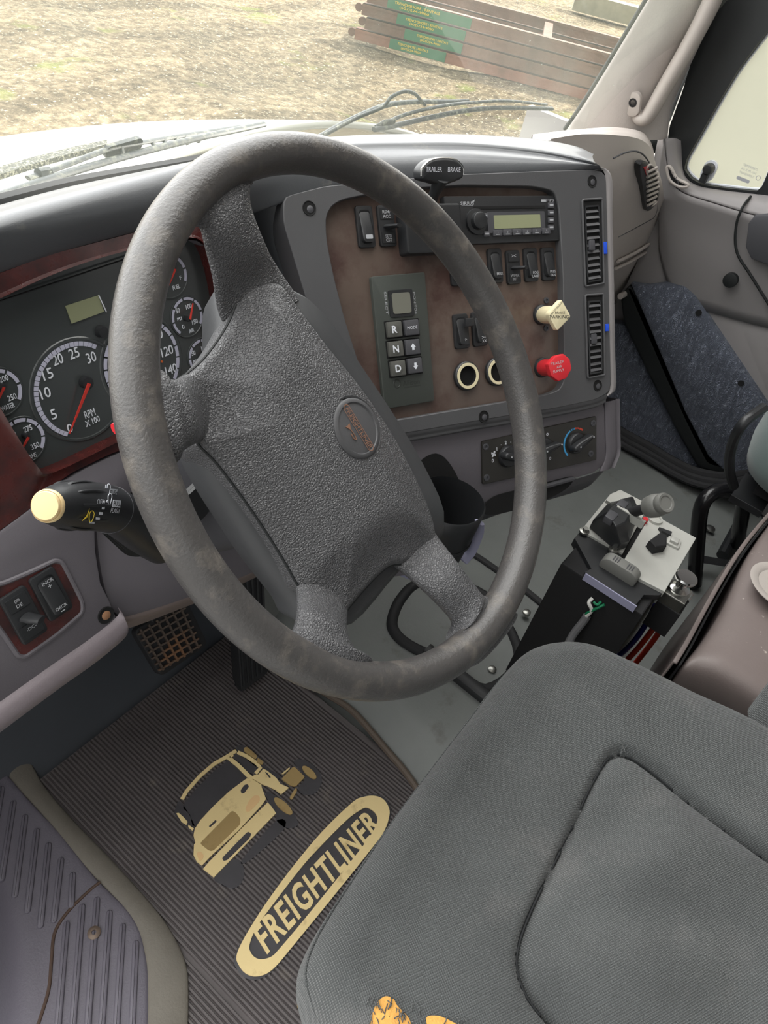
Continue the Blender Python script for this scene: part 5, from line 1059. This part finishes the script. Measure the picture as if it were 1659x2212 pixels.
def arcs(mb,a,b,r,t0,t1,w,n=16):
    o=[(a+r*math.cos(t0+(t1-t0)*i/n),b+r*math.sin(t0+(t1-t0)*i/n)) for i in range(n+1)]; i_=[(a+(r-w)*math.cos(t1+(t0-t1)*i/n),b+(r-w)*math.sin(t1+(t0-t1)*i/n)) for i in range(n+1)]; mb.prism(HV,o+i_,.003,.0034)
arcs(m,a,b,.0225,math.radians(228),math.radians(118),.0026); 
for k in range(3): arcs(m,a,b,.0225,math.radians(112-k*7),math.radians(108-k*7),.0026,3)
m.build('blue_arc',M['bluearc'],cl,smooth=0)
m=MB(); 
for k in range(3): arcs(m,a,b,.0225,math.radians(92-k*7),math.radians(88-k*7),.0024,3)
arcs(m,a,b,.0225,math.radians(70),math.radians(52),.0026,6); m.prism(HV,circ(*HV.px(1255,973,.003),.0015,10),.003,.0034); m.build('red_arc',M['redarc'],cl,smooth=0)
m=MB()
for tx,x,y,h in (('0',1064,995,.005),('1',1073,970,.005),('2',1092,956,.005),('3',1112,958,.005),('.',1082,961,.0012),('.',1103,955,.0012),('*',1066,981,.005),('o',1188,990,.004),('o',1182,938,.004),('o',1114,1018,.004)): m.text(HV,tx,*HV.px(x,y,.003),h,.003,.0004,bold=.02)
for k in range(4): g_=HV.at(*HV.px(1066,981,.003),k*math.pi/2+.4,0); m.prism(g_,[(0,0),(.0035,.0008),(.004,.0025),(.0015,.003)],.003,.0035)
m.build('print',M['white'],cl,smooth=0)
# cup holder
CZ_=.565
ch=thing('cup_holder','round black plastic cup holder hanging below the dash behind the wheel','cup holder',K(972,1095,'z',.46))
cz=CZ_; c0=K(972,1082,'z',cz); CFr=PL(c0,(1,0,0),(0,1,0)); print('cup',c0)
m=MB(); m.lathe(CFr,[(.043,.002),(.045,.0),(.044,-.02),(.042,-.045),(.036,-.10),(.0345,-.10),(.0405,-.045),(.0425,-.004),(.043,.002)],n=48,cap=False); m.lathe(CFr,[(.0355,-.098),(0,-.098)],n=48,cap=False); m.build('cup',M['black'],ch,smooth=50)
m=MB(); m.lathe(CFr,[(.0415,-.058),(.0430,-.055),(.0425,-.052),(.0400,-.052)],n=48,cap=False); m.build('band',M['black'],ch)
m=MB(); pts=[K(1036,1128,'z',cz-.02),K(1034,1150,'z',cz-.05),K(1018,1190,'z',cz-.09),K(1000,1212,'z',cz-.10)]; m.tube(spline([p+np.array([0.0,-.0,0]) for p in pts],5),.007,8,flat=.4); m.build('bracket',M['lilac'],ch,smooth=50)
m=MB(); p=CFr; m.box(PL(c0+np.array([-.02,.045,0]),(1,0,0),(0,0,1)),-.006,.006,-.05,-.012,-.003,-.001); m.build('inner_rib',M['graywire'],ch)
m=MB(); a=[K(830,1222,'z',.40),K(900,1250,'z',.38),K(990,1300,'z',.34)]; m.tube(a,.007,8,flat=.5); m.build('lower_strut',M['lilac'],ch,smooth=50)
# ================================================================== CONTROL BOX ON ITS POST
zt_=.37
cp=lambda x,y,z=zt_: K(x,y,'z',z)
bx=thing('control_stand','black metal control stand with aluminum top plate, hoist lever and knobs right of the seat','control stand',cp(1330,1200,0))
c00=cp(1430,1290); c10=cp(1500,1165); c11=cp(1395,1062); c01=cp(1250,1135)   # near-left.. order
u=unit(c10-c00); BF=PL(cp(1375,1180),(1,0,0),(0,1,0))
def bq(pts,z=0.): return [np.array(BF.px(x,y,z)) for x,y in pts]
# column
xa,ya=cp(1245,1160)[:2]
m=MB(); base=[(1238,1168),(1270,1230),(1300,1262),(1375,1305),(1440,1290),(1480,1235),(1500,1168),(1400,1110),(1330,1062)]
x0,x1,y0,y1=.462,.665,-.255,-.112
m.box(PL((0,0,0),(1,0,0),(0,1,0)),x0,x1,y0,y1,0,zt_-.012,cham=.003); m.build('column',M['blackmatte'],bx,smooth=0)
# left tray with joystick
m=MB(); m.prism(BF,bq([(1243,1158),(1332,1057),(1352,1065),(1385,1100),(1350,1190),(1300,1262)]),-.02,-.004,cham=.001); m.build('side_tray',M['black'],bx,smooth=0)
m=MB(); m.prism(BF,bq([(1255,1146),(1318,1068),(1340,1058),(1402,1090),(1345,1195),(1262,1150)],0),-.004,0.0); m.build('plate_left',M['silver'],bx,smooth=0)
m=MB(); m.prism(BF,bq([(1402,1118),(1428,1120),(1504,1162),(1436,1278),(1374,1246),(1344,1216)],.004),-.008,.004,cham=.0008); m.build('top_plate',M['silver'],bx,smooth=0)
m=MB(); m.prism(BF,bq([(1264,1234),(1300,1215),(1344,1214),(1378,1250),(1434,1280),(1424,1284),(1392,1283),(1374,1305)],0),-.012,-.002); m.build('front_shelf',M['black'],bx,smooth=0)
m=MB(); a,b=cp(1262,1233,zt_),cp(1372,1304,zt_); a=a+np.array([-.004,-.004,0]); b=b+np.array([-.004,-.004,0]); m.rings([[a,b],[a+np.array([0,0,-.014]),b+np.array([0,0,-.014])]],closed=False,cap=False); m.build('front_edge',M['lilac'],bx,smooth=0,solid=.002)
# joystick housing (sloped boot)
jb=bq([(1272,1140),(1308,1100),(1358,1088),(1372,1120),(1350,1185),(1330,1192)],0)
jt=[np.array(BF.px(x,y,.05)) for x,y in [(1312,1105),(1335,1082),(1362,1080),(1368,1098),(1352,1128),(1330,1138)]]
m=MB(); m.rings([[BF.P(p[0],p[1],0) for p in jb],[BF.P(p[0],p[1],.018) for p in jb],[BF.P(*(p*.4+q_*.6),.036) for p,q_ in zip(jb,jt)],[BF.P(p[0],p[1],.05) for p in jt]]); m.build('lever_housing',M['black'],bx,smooth=25,bevel=.002)
m=MB(); 
for (x,y,z) in ((1322,1112,.052),(1345,1088,.052)): a,b=BF.px(x,y,z); m.box(BF,a-.012,a+.012,b-.008,b+.008,z-.012,z,r=.004,cham=.002)
m.build('boot_ridge',M['darkgray'],bx,smooth=40)
m=MB(); a,b=BF.px(1357,1108,.05); m.box(BF,a-.003,a+.003,b-.03,b+.02,.038,.052); m.build('slot_trim',M['silver'],bx,smooth=0); m=MB(); a,b=BF.px(1330,1075,.03); m.box(BF,a-.014,a+.014,b-.008,b+.01,.02,.026); m.build('slot_trim',M['silver'],bx,smooth=0)
s0=cp(1362,1108,zt_+.045); s1=cp(1402,1096,zt_+.085); s2=cp(1432,1088,zt_+.11)
m=MB(); m.tube([s0,s1],[.009,.008],14); m.build('lever',M['rubber'],bx,smooth=50)
d_=unit(s2-s1); uu=unit(np.cross((0,0,1),d_)); JF=PL(s2,uu,np.cross(d_,uu)); m=MB(); m.lathe(JF,[(.010,-.034),(.017,-.030),(.0185,-.018),(.0175,-.008),(.015,-.005),(.016,-.001),(.0165,.004),(.0145,.008),(.011,.0075),(.010,.006),(0,.006)],n=32); m.build('lever_knob',M['graybutton'],bx,smooth=45)
for (x,y) in ((1262,1148),(1325,1188)):
    m=MB(); a,b=BF.px(x,y,.0); m.lathe(BF.at(a,b,0,-.001),[(.0085,0),(.0085,.003),(.0045,.004),(.0045,.009),(0,.009)],n=20); m.build('bolt',M['steel'],bx,smooth=40)
m=MB(); a,b=BF.px(1393,1124,.008); m.lathe(BF.at(a,b,0,0),[(.005,0),(.005,.012),(0,.013)],n=16); m.build('red_button',M['redknob'],bx,smooth=40,label='red button')
# rocker knob wheel on the shelf
m=MB(); o=cp(1338,1232,zt_+.004); e=unit(cp(1366,1250,zt_)-cp(1305,1212,zt_)); WFr=PL(o,e,(0,0,1)); m.prism(WFr,rr(0,0,.062,.032,.0145,8),-.010,.010,cham=.003); m.build('thumb_wheel',M['graybutton'],bx,smooth=40)
m=MB()
for dx in (-.016,-.012,-.008,.008,.012,.016): m.box(WFr,dx-.0008,dx+.0008,.012,.0168,-.006,.006)
m.build('wheel_ridges',M['darkgray'],bx,smooth=0)
# diamond rotary and square button
m=MB(); q=bq([(1426,1150),(1402,1168),(1416,1184),(1440,1180),(1441,1158)],.018); m.prism(BF,q,.004,.020,cham=.003); m.build('selector_knob',M['blackmatte'],bx,smooth=20)
m=MB(); m.prism(BF,bq([(1422,1142),(1450,1152),(1447,1160),(1428,1150)],.006),.004,.010); m.build('selector_skirt',M['black'],bx,smooth=0)
m=MB(); q=np.array(BF.px(1455,1172,.006)); f=BF.at(q[0],q[1],math.radians(8)); m.box(f,-.011,.011,-.011,.011,.004,.008,r=.003,cham=.001); m.box(f,-.006,.007,-.006,.007,.008,.013,r=.001,cham=.001); m.build('square_button',M['silver'],bx,smooth=30)
m=MB(); m.lathe(BF.at(*BF.px(1414,1122,.004),0,.004),[(.014,0),(.013,.004),(.009,.0045),(.0085,.002),(0,.002)],n=28); m.build('round_bezel',M['silver'],bx,smooth=40)
# wiring tuft
t=thing('wire_bundle','gray cable with split white and green wires on the front of the black control stand','cable',K(1275,1320,'x',.45))
def onbox(x,y,dy=-.004): return K(x,y,'y',y0+dy)
def nearbox(x,y,d=.012):
    return K(x,y,'x',x0-d)
m=MB(); m.tube(spline([nearbox(1225,1395,.03),nearbox(1240,1368,.02),nearbox(1262,1340,.012),nearbox(1268,1330,.01)],5),.0065,10); m.build('sheath',M['graywire'],t)
m=MB(); m.tube(spline([nearbox(1266,1332),nearbox(1278,1318),nearbox(1272,1302),nearbox(1280,1292,.006)],5),.003,8); m.build('white_wire',M['whitewire'],t)
m=MB(); m.tube(spline([nearbox(1266,1326),nearbox(1285,1316),nearbox(1306,1306,.006)],5),.0024,8); m.tube(spline([nearbox(1282,1300),nearbox(1290,1306),nearbox(1298,1300,.005)],5),.0022,8); m.build('green_wire',M['greenwire'],t)
# air valve at the right corner
t=thing('air_valve','small silver push-pull air valve with brass fitting beside the control stand top','valve',cp(1478,1255,.33))
o=cp(1483,1248,zt_+.02); VFr=PL(o,(1,0,0),(0,1,0)); m=MB(); m.lathe(VFr,[(.014,-.030),(.0165,-.026),(.0165,-.023),(.0085,-.020),(.0085,-.008),(.0165,-.004),(.0175,.0),(.016,.003),(0,.003)],n=32); m.build('knob',M['chrome'],t,smooth=40)
m=MB(); m.box(VFr,-.021,.018,-.020,.022,-.052,-.030,cham=.002); m.build('block',M['steel'],t,smooth=0)
m=MB(); m.box(VFr,-.022,.016,-.024,.016,-.11,-.052,cham=.002); m.build('body',M['blackmatte'],t,smooth=0)
m=MB(); 
for (x,y,z) in ((1493,1256,zt_-.02),(1487,1290,zt_-.05)): p=cp(x,y,z); m.tube([p-np.array([.012,0,0]),p+np.array([.010,0,0])],.005,10)
m.build('port_screw',M['chrome'],t,smooth=40)
fb=K(1432,1330,'z',.27); m=MB(); m.tube([K(1442,1302,'z',.30),K(1436,1322,'z',.275)],.0105,6); m.tube([K(1436,1322,'z',.275),K(1430,1334,'z',.26)],.0085,12); m.build('brass_fitting',M['brass'],t,smooth=30)
for nm,mt_,lb,pts in (('air_hose',M['redwire'],'left red air hose running down from the brass fitting',[(1427,1336,.26),(1408,1362,.2),(1385,1392,.14),(1360,1420,.08),(1330,1450,.02)]),('air_hose',M['redwire'],'right red air hose running down from the brass fitting',[(1433,1336,.26),(1425,1362,.2),(1405,1392,.14),(1380,1424,.08),(1350,1460,.02)]),('air_hose',M['bluewire'],'dark blue air hose beside the two red hoses',[(1416,1308,.28),(1400,1340,.22),(1375,1378,.15),(1350,1405,.08),(1320,1430,.02)])):
    m=MB(); m.tube(spline([K(x,y,'z',z) for x,y,z in pts],6),.0052,10); o=m.build(nm,mt_,smooth=50); tag(o,lb,'air hose','air hoses behind the control stand')
# ================================================================== DRIVER SEAT
ds=thing('driver_seat','worn dark gray fabric driver seat with a torn front corner showing orange foam','seat',(0.03,-.45,0))
# outline of the cushion at its widest level, counterclockwise
ol=[(-.262,-.255),(-.250,-.205),(-.215,-.178),(-.10,-.166),(.05,-.160),(.17,-.158),(.225,-.168),(.268,-.205),(.285,-.26),(.305,-.34),(.335,-.44),(.345,-.60),(.30,-.72),(0,-.75),(-.27,-.72),(-.30,-.55),(-.280,-.38)]
OL=spline([np.array(p) for p in ol],8,True); N=len(OL); sc0=np.array([.02,-.46])
# insert outline via pixels on z=.45
ins_px=[(1345,1618),(1318,1632),(1285,1690),(1250,1770),(1205,1860),(1160,1950),(1130,2030),(1126,2090),(1150,2150),(1195,2205),(1260,2280)]
ins_r=[(1345,1618),(1380,1632),(1430,1665),(1500,1720),(1580,1780),(1659,1835),(1760,1900)]
il=[K(x,y,'z',.452)[:2] for x,y in ins_px]; ir=[K(x,y,'z',.452)[:2] for x,y in ins_r]
INS=spline(il,5)+[np.array([-.20,-.70]),np.array([.25,-.70])]+spline(ir[::-1],5)[:-1]
INSa=np.array(INS)
def sdf(p):
    a=INSa; b=np.roll(a,-1,0); e=b-a; w=p-a; tt=np.clip((w*e).sum(1)/((e*e).sum(1)+1e-12),0,1); d=np.linalg.norm(w-e*tt[:,None],axis=1).min()
    x,y=p; ins_=False
    for i in range(len(a)):
        (x1_,y1_),(x2_,y2_)=a[i],b[i]
        if (y1_>y)!=(y2_>y) and x<(x2_-x1_)*(y-y1_)/(y2_-y1_)+x1_: ins_=not ins_
    return -d if ins_ else d
rng2=np.random.default_rng(5)
def zt2(x,y):
    d=sdf(np.array([x,y]))
    z=.452
    z+=.012*math.exp(-((x-.24)/.07)**2)-.006*math.exp(-((y+.17)/.05)**2)
    z-=.010*max(0,min(1,(-y-.3)/.3))
    if d<0: z+= -.012+.020*(1-math.exp(d/.03))-.006*math.sin((x*.75+y)*42+1.3*math.sin(x*20))*math.exp(-((y+.40)/.12)**2)*min(1,-d/.03)-.012*math.exp(-((x-.02)/.05)**2-((y+.50)/.035)**2)+.008*math.exp(-((x-.10)/.10)**2-((y+.40)/.03)**2)*min(1,-d/.03)
    else: z+= -.006*math.exp(-d/.012)
    z-=.0085*math.exp(-(d/.0046)**2)
    z+=.0035*math.sin(x*19+y*7)*math.sin(y*15-x*5)
    z+=.0022*math.sin((x-.6*y)*60)*math.exp(-((x+.02)/.09)**2-((y+.22)/.05)**2)
    return z
m=MB(); R=[]; ringsS=[]
for s in [0]+[i/110 for i in range(1,100)]+[.925,.945,.962,.976,.987,.995,1.0]: ringsS.append(s)
for s in ringsS:
    ring=[]
    e=max(0,(s-.88)/.12); drop=.055*(1-math.sqrt(max(0,1-e*e)))
    for p in OL:
        q=sc0+(p-sc0)*max(s,.002); ring.append(np.array([q[0],q[1],zt2(q[0],q[1])-drop]))
    R.append(ring)
for s,dz in ((1.004,-.075),(.998,-.10),(.985,-.13)):
    R.append([np.array([*(sc0+(p-sc0)*s),.452+dz]) for p in OL])
m.rings(R); cu=m.build('cushion',M['fabric'],ds,smooth=60)
# piping along the insert seam
m=MB(); m.tube([np.array([p[0],p[1],zt2(p[0],p[1])+.0003]) for p in spline(il,8)],.0013,6); m.tube([np.array([p[0],p[1],zt2(p[0],p[1])+.0003]) for p in spline(ir,8)],.0013,6); m.build('seam',mat('seam_thread',(36,38,40),.8),cu)
# front seam line low on the bolster
m=MB(); L_=[]
for s in (.992,): L_=[np.array([*(sc0+(p-sc0)*s),0]) for p in OL[int(N*0):int(N*.42)]]
m.tube([np.array([p[0],p[1],.452-.040]) for p in L_],.0012,6); m.build('bolster_seam',M['fabric'],cu)
# torn corner with foam
tor=[(800,2240),(808,2190),(826,2160),(858,2160),(870,2178),(900,2196),(960,2210),(1010,2240)]
tz=lambda x,y: K(x,y,'z',.440)
m=MB(); c_=[tz(*p) for p in tor]; 
def onseat(px,py,off=.0015):
    d=ray(px,py); s=.3
    for _ in range(200):
        p=CAM+d*s; q=p[:2]-sc0; 
        # ring parameter
        a=math.atan2(q[1],q[0]); best=1
        rr_=OLr(a); sv=np.linalg.norm(q)/rr_; e=max(0,(sv-.88)/.12); e=min(e,1); z=zt2(p[0],p[1])-.055*(1-math.sqrt(max(0,1-e*e)))
        if p[2]-z<off: break
        s+=max(.0005,(p[2]-z)*.4)
    return CAM+d*s
_angs=np.array([math.atan2(*(p-sc0)[::-1]) for p in OL]); _rad=np.array([np.linalg.norm(p-sc0) for p in OL]); _o=np.argsort(_angs)
def OLr(a): return np.interp(a,_angs[_o],_rad[_o],period=2*math.pi)
m=MB()
def foam(pts):
    q=[np.array(p,float) for p in spline(pts,4,True)]; c=sum(q)/len(q)
    m.rings([[onseat(*(c+(p-c)*s_),.0012+.002*(1-s_)) for p in q] for s_ in (1,.8,.6,.4,.2,.02)],cap=False)
foam([(798,2215),(806,2185),(815,2165),(832,2152),(850,2158),(858,2172),(880,2195),(888,2215),(884,2245),(800,2250)])
foam([(920,2200),(945,2194),(975,2206),(1010,2228),(1000,2245),(940,2240)])
m.build('exposed_foam',M['foam'],cu,smooth=60,label='orange foam showing through the tear')
m=MB(); rg=random.Random(4)
for k in range(60):
    x=rg.uniform(795,1010); yy=2150+max(0,(x-850)*.32)+rg.uniform(-6,52) if x>830 else 2180+rg.uniform(-30,50)
    p=onseat(x,yy,.002); q_=onseat(x+rg.uniform(-10,12),yy+rg.uniform(5,22),.003); m.tube([p,(p+q_)/2+np.array([0,0,rg.uniform(0,.004)]),q_],.00045,4)
m.build('frayed_threads',M['fabric'],cu,smooth=0,kind='stuff')
p=onseat(1345,1617,.002); m=MB()
for k in range(14): a=rg.uniform(0,6.28); m.tube([p+np.array([rg.uniform(-.008,.008),rg.uniform(-.002,.002),0]),p+np.array([rg.uniform(-.01,.01),.004*math.sin(a),.004])],.0006,4)
m.build('seam_fray',M['fabric'],cu,smooth=0,kind='stuff')
m=MB(); m.box(PL((0,0,0),(1,0,0),(0,1,0)),-.20,.24,-.70,-.22,.02,.33,cham=.01); m.build('base',M['blackmatte'],ds,smooth=0)
# backrest (only its right bolster is in view)
m=MB(); R=[]
prof=[(.30,-.53),(.335,-.50),(.375,-.455),(.41,-.435),(.435,-.455),(.44,-.52),(.42,-.60),(.3,-.66),(0,-.68),(-.24,-.66),(-.33,-.60),(-.34,-.53),(-.28,-.50),(-.22,-.54),(0,-.57),(.22,-.56)]
for z,s,dy in ((.40,.90,.02),(.43,.97,.01),(.47,1.0,0),(.55,1.0,-.02),(.7,.99,-.05),(.9,.97,-.09),(1.1,.93,-.13),(1.25,.85,-.16),(1.30,.7,-.17)):
    R.append([np.array([(p[0]-.03)*s+.03,(p[1]+.56)*s-.56+dy,z]) for p in spline(prof,5,True)])
m.rings(R); m.build('backrest',M['fabric'],ds,smooth=60)
# ================================================================== STORAGE CONSOLE BETWEEN THE SEATS
sc=thing('storage_console','scuffed tan plastic storage console with open bin, between the seats','console',(.65,-.6,0))
e_=[(x,y,z-.15) for x,y,z in [(1462,1432,.445),(1490,1385,.45),(1530,1310,.452),(1570,1240,.455),(1605,1185,.46),(1640,1140,.463),(1700,1070,.47)]]
E_=spline([K(x,y,'z',z) for x,y,z in e_],6)
m=MB(); m.rings([E_,[p+np.array([0,.006,-.003]) for p in E_],[np.array([p[0],p[1]+.006,.0]) for p in E_]],closed=False,cap=False); m.build('front_wall',M['tanplastic'],sc,smooth=30,solid=.004)
m=MB(); m.rings([[np.array([p[0],p[1]-.004,p[2]-.002]) for p in E_],[np.array([p[0],p[1]-.01,.1]) for p in E_],[np.array([p[0],p[1]-.25,.1]) for p in E_]],closed=False,cap=False); m.build('bin_liner',M['voidshade'],sc,smooth=0,solid=.003)
t_=[((1425,1540),.30),((1450,1490),.38),((1478,1436),.43),((1520,1385),.435),((1570,1305),.44),((1610,1215),.45),((1640,1165),.455),((1664,1130),.457)]
t_=[(p,z-.15) for p,z in t_]
rows=[]
for (p,z) in t_:
    P=K(*p,'z',z); rows.append([P+np.array([0,.004,-.12]),P+np.array([0,.002,-.03]),P,P+np.array([.012,-.02,.014]),P+np.array([.02,-.06,.022]),P+np.array([.02,-.14,.020]),P+np.array([.02,-.30,.0])])
m=MB(); m.patch(rows,6); tl_=m.build('tray_body',M['tanplastic'],sc,smooth=60)
m=MB(); c_=K(1690,1270,'z',.335); m.lathe(PL(c_,(1,0,0),(0,1,0)),[(.055,0),(.057,.003),(.045,.004),(.041,.0),(.036,-.004),(0,-.005)],n=40); m.build('cup_well',M['beige'],tl_,smooth=50)
# ================================================================== PASSENGER SEAT
ps=thing('bucket_seat','green gray fabric passenger seat at the right edge','seat',(1.3,-.5,0))
# visible rounded front-left corner of the cushion
R=[]; cen=np.array([1.33,-.50])
def lobe(s,dx,dy,z): return [np.array([cen[0]+dx+(.33*s)*np.sign(math.cos(a))*abs(math.cos(a))**.45,cen[1]+dy+(.27*s)*np.sign(math.sin(a))*abs(math.sin(a))**.45,z]) for a in np.linspace(0,2*math.pi,64,endpoint=False)]
m=MB(); m.rings([lobe(.90,0,0,.30),lobe(.97,0,0,.315),lobe(1.0,0,0,.35),lobe(1.0,0,0,.42),lobe(.985,0,0,.46),lobe(.95,0,0,.485),lobe(.86,0,0,.50),lobe(.5,0,0,.502),lobe(.05,0,0,.502)]); c1=m.build('cushion',M['fabricgreen'],ps,smooth=60)
m=MB(); m.tube([p+np.array([0,0,0]) for p in lobe(1.003,0,0,.43)],.004,8,closed=True); m.build('piping',M['fabricgreen'],c1)
m=MB(); m.box(PL((0,0,0),(1,0,0),(0,1,0)),1.08,1.6,-.74,-.30,.265,.31,cham=.01); m.box(PL((0,0,0),(1,0,0),(0,1,0)),1.32,1.58,-.72,-.46,.0,.26); m.build('base',M['blackmatte'],ps,smooth=0)
lp=[(1545,1225,.0),(1520,1130,.10),(1518,1090,.16),(1535,1062,.20),(1570,1052,.21),(1600,1062,.20),(1602,1100,.14),(1588,1165,.04)]
t=thing('tubular_bracket','black bent steel tube bracket standing on the floor behind the control stand','bracket',K(1545,1225,'z',0))
m=MB(); m.tube(spline([K(1500,1262,'z',.0),K(1506,1180,'z',.10),K(1513,1105,'z',.19),K(1530,1072,'z',.225),K(1562,1058,'z',.235),K(1600,1068,'z',.225),K(1604,1100,'z',.17),K(1596,1150,'z',.08),K(1592,1175,'z',.03)],6),.0165,14); m.build('tube_hoop',mat('gloss_black',(26,26,28),.22),t,smooth=60)
m=MB(); a,b=K(1560,1200,'z',.012),K(1600,1125,'z',.03); m.tube([a,b],.014,10); a,b=K(1515,1208,'z',.03),K(1640,1228,'z',.03); m.tube([a,b],.012,4); m.build('cross_bar',M['black'],t,smooth=0)
m=MB(); o=K(1534,1143,'z',.0); m.lathe(PL(o,(1,0,0),(0,1,0)),[(.012,0),(.012,.004),(.006,.006),(0,.006)],n=16); tag(m.build('floor_bolt',M['steel']),'single steel bolt head on the gray floor inside the bent tube bracket','bolt')
m=MB(); m.tube(spline([K(1585,1050,'z',.28),K(1575,1010,'z',.34),K(1582,960,'z',.40),K(1605,915,'z',.46),K(1650,880,'z',.48)],5),.010,10); m.build('seat_side_strap',M['black'],c1)
m=MB(); a=K(1600,1078,'z',.25); m.box(PL(a,(1,0,0),(0,1,0)),-.01,.10,-.05,.02,-.012,.004,cham=.002); m.build('latch_plate',M['black'],ps)
# ================================================================== FLOOR DETAILS
t=thing('floor_hatch','dark hatch with black rubber rim on the floor between pedals and control stand','hatch',K(930,1340,'z',.06))
hz=.058; hp=[(905,1262),(868,1292),(848,1335),(852,1365),(885,1395),(960,1432),(1050,1490),(1120,1420),(1060,1300),(980,1262)]
hq=spline([K(x,y,'z',hz) for x,y in hp],5,True); m=MB(); m.tube(hq,.011,10,closed=True); m.build('rubber_rim',M['rubber'],t,smooth=60)
m=MB(); m.add([p+np.array([0,0,.003]) for p in hq],[tuple(range(len(hq)))]); m.build('cover',M['floorvinyl'],t,smooth=0,solid=.004)
m=MB(); m.tube(spline([K(x,y,'z',.05) for x,y in ((930,1175),(980,1180),(1020,1195),(1080,1235),(1130,1270),(1180,1310))],6),.008,8,flat=.5); m.build('floor_seam',M['rubber'],kind='structure')
rl=thing('seat_rail','rusty metal seat rail with bolts on the floor in front of the driver seat','rail',K(1070,1480,'z',.06))
m=MB(); a,b=K(985,1462,'z',.055),K(1075,1535,'z',.055); d_=unit(b-a); f=PL((a+b)/2,d_,np.cross((0,0,1),d_)); m.box(f,-.12,.10,-.012,.012,0,.016,cham=.003); m.build('rail',M['black'],rl)
m=MB(); q=[K(x,y,'z',.052) for x,y in ((1020,1455),(1065,1400),(1110,1440),(1085,1520))]; fr=PL((0,0,.052),(1,0,0),(0,1,0)); m.prism(fr,[(p[0],p[1]) for p in q],0,.008,cham=.001); m.build('rail_foot',mat('rusty_plate',(112,100,90),.6,dirt=((120,80,56),30,.5,.65)),rl,smooth=0)
for (x,y) in ((1062,1448),(1137,1325)): m=MB(); m.lathe(PL(K(x,y,'z',.060),(1,0,0),(0,1,0)),[(.008,0),(.008,.005),(.004,.007),(0,.007)],n=14); m.build('bolt',M['steel'],rl)
# ================================================================== WIPERS
wl=thing('windshield_wiper','left windshield wiper with long blade and perforated arm, lying over the hood edge','wiper',HG(250,330,.02))
m=MB(); m.tube([HG(x,y,.018) for x,y in spline([(-60,440),(0,422),(90,392),(200,358),(300,330),(420,300),(500,283),(570,268)],6)],.0055,8,flat=.6); m.build('blade',M['wiper'],wl,smooth=50)
m=MB(); m.tube([HG(x,y,.030) for x,y in spline([(60,385),(100,372),(160,350),(225,325),(250,318),(300,309),(400,292),(500,277),(545,270)],6)],[.004]*20+[.006]*12+[.0035]*17 if False else .0045,8,flat=.5); m.build('arm',M['wiper'],wl,smooth=50)
m=MB(); m.prism(PL(HG(265,318,.03),unit(HG(300,308,.03)-HG(240,325,.03)),(0,-.3,.95)),rr(0,0,.055,.016,.007),-.002,.003); m.build('hinge_plate',M['wiper'],wl,smooth=30)
for x in (262,330,355,380,400,425):
    m=MB(); y=320-(x-262)*.17; a=HG(x,y-2,.028); b=HG(x+4,y+14+(x<300)*6,.018); m.tube([a,b],.003,6); m.build('strut',M['wiper'],wl)
m=MB(); o=HG(95,372,.03); m.tube([HG(82,376,.03),HG(106,372,.03)],.006,8); m.build('arm_end',M['wiper'],wl)
wr=thing('windshield_wiper','right windshield wiper parked across the glass above the center of the dash','wiper',HG(950,240,.02))
m=MB(); m.tube([HG(x,y,.018) for x,y in spline([(808,280),(850,272),(910,258),(1000,240),(1080,233),(1192,235)],6)],.0055,8,flat=.7); m.build('blade',M['wiper'],wr,smooth=50)
m=MB(); m.tube([HG(x,y,.028) for x,y in spline([(828,268),(880,246),(960,228),(1040,220),(1100,218),(1180,226)],6)],.0042,8,flat=.6); m.tube([HG(x,y,.024) for x,y in ((812,276),(832,264),(850,262))],.0045,8); m.build('blade_bridge',M['wiper'],wr,smooth=50)
m=MB(); m.tube([HG(x,y,.045) for x,y in spline([(690,296),(740,268),(790,244),(840,226),(900,220),(970,220),(1010,218)],6)],.0055,8,flat=.7); m.build('arm',M['wiper'],wr,smooth=50)
m=MB(); m.tube([HG(x,y,.04) for x,y in spline([(700,292),(770,255),(825,232),(845,210),(872,198),(895,202),(910,218),(918,226)],7)],.003,8); tag(m.build('washer_hose',M['wiper'],smooth=50),'thin black washer hose looping up beside the right wiper arm','hose')
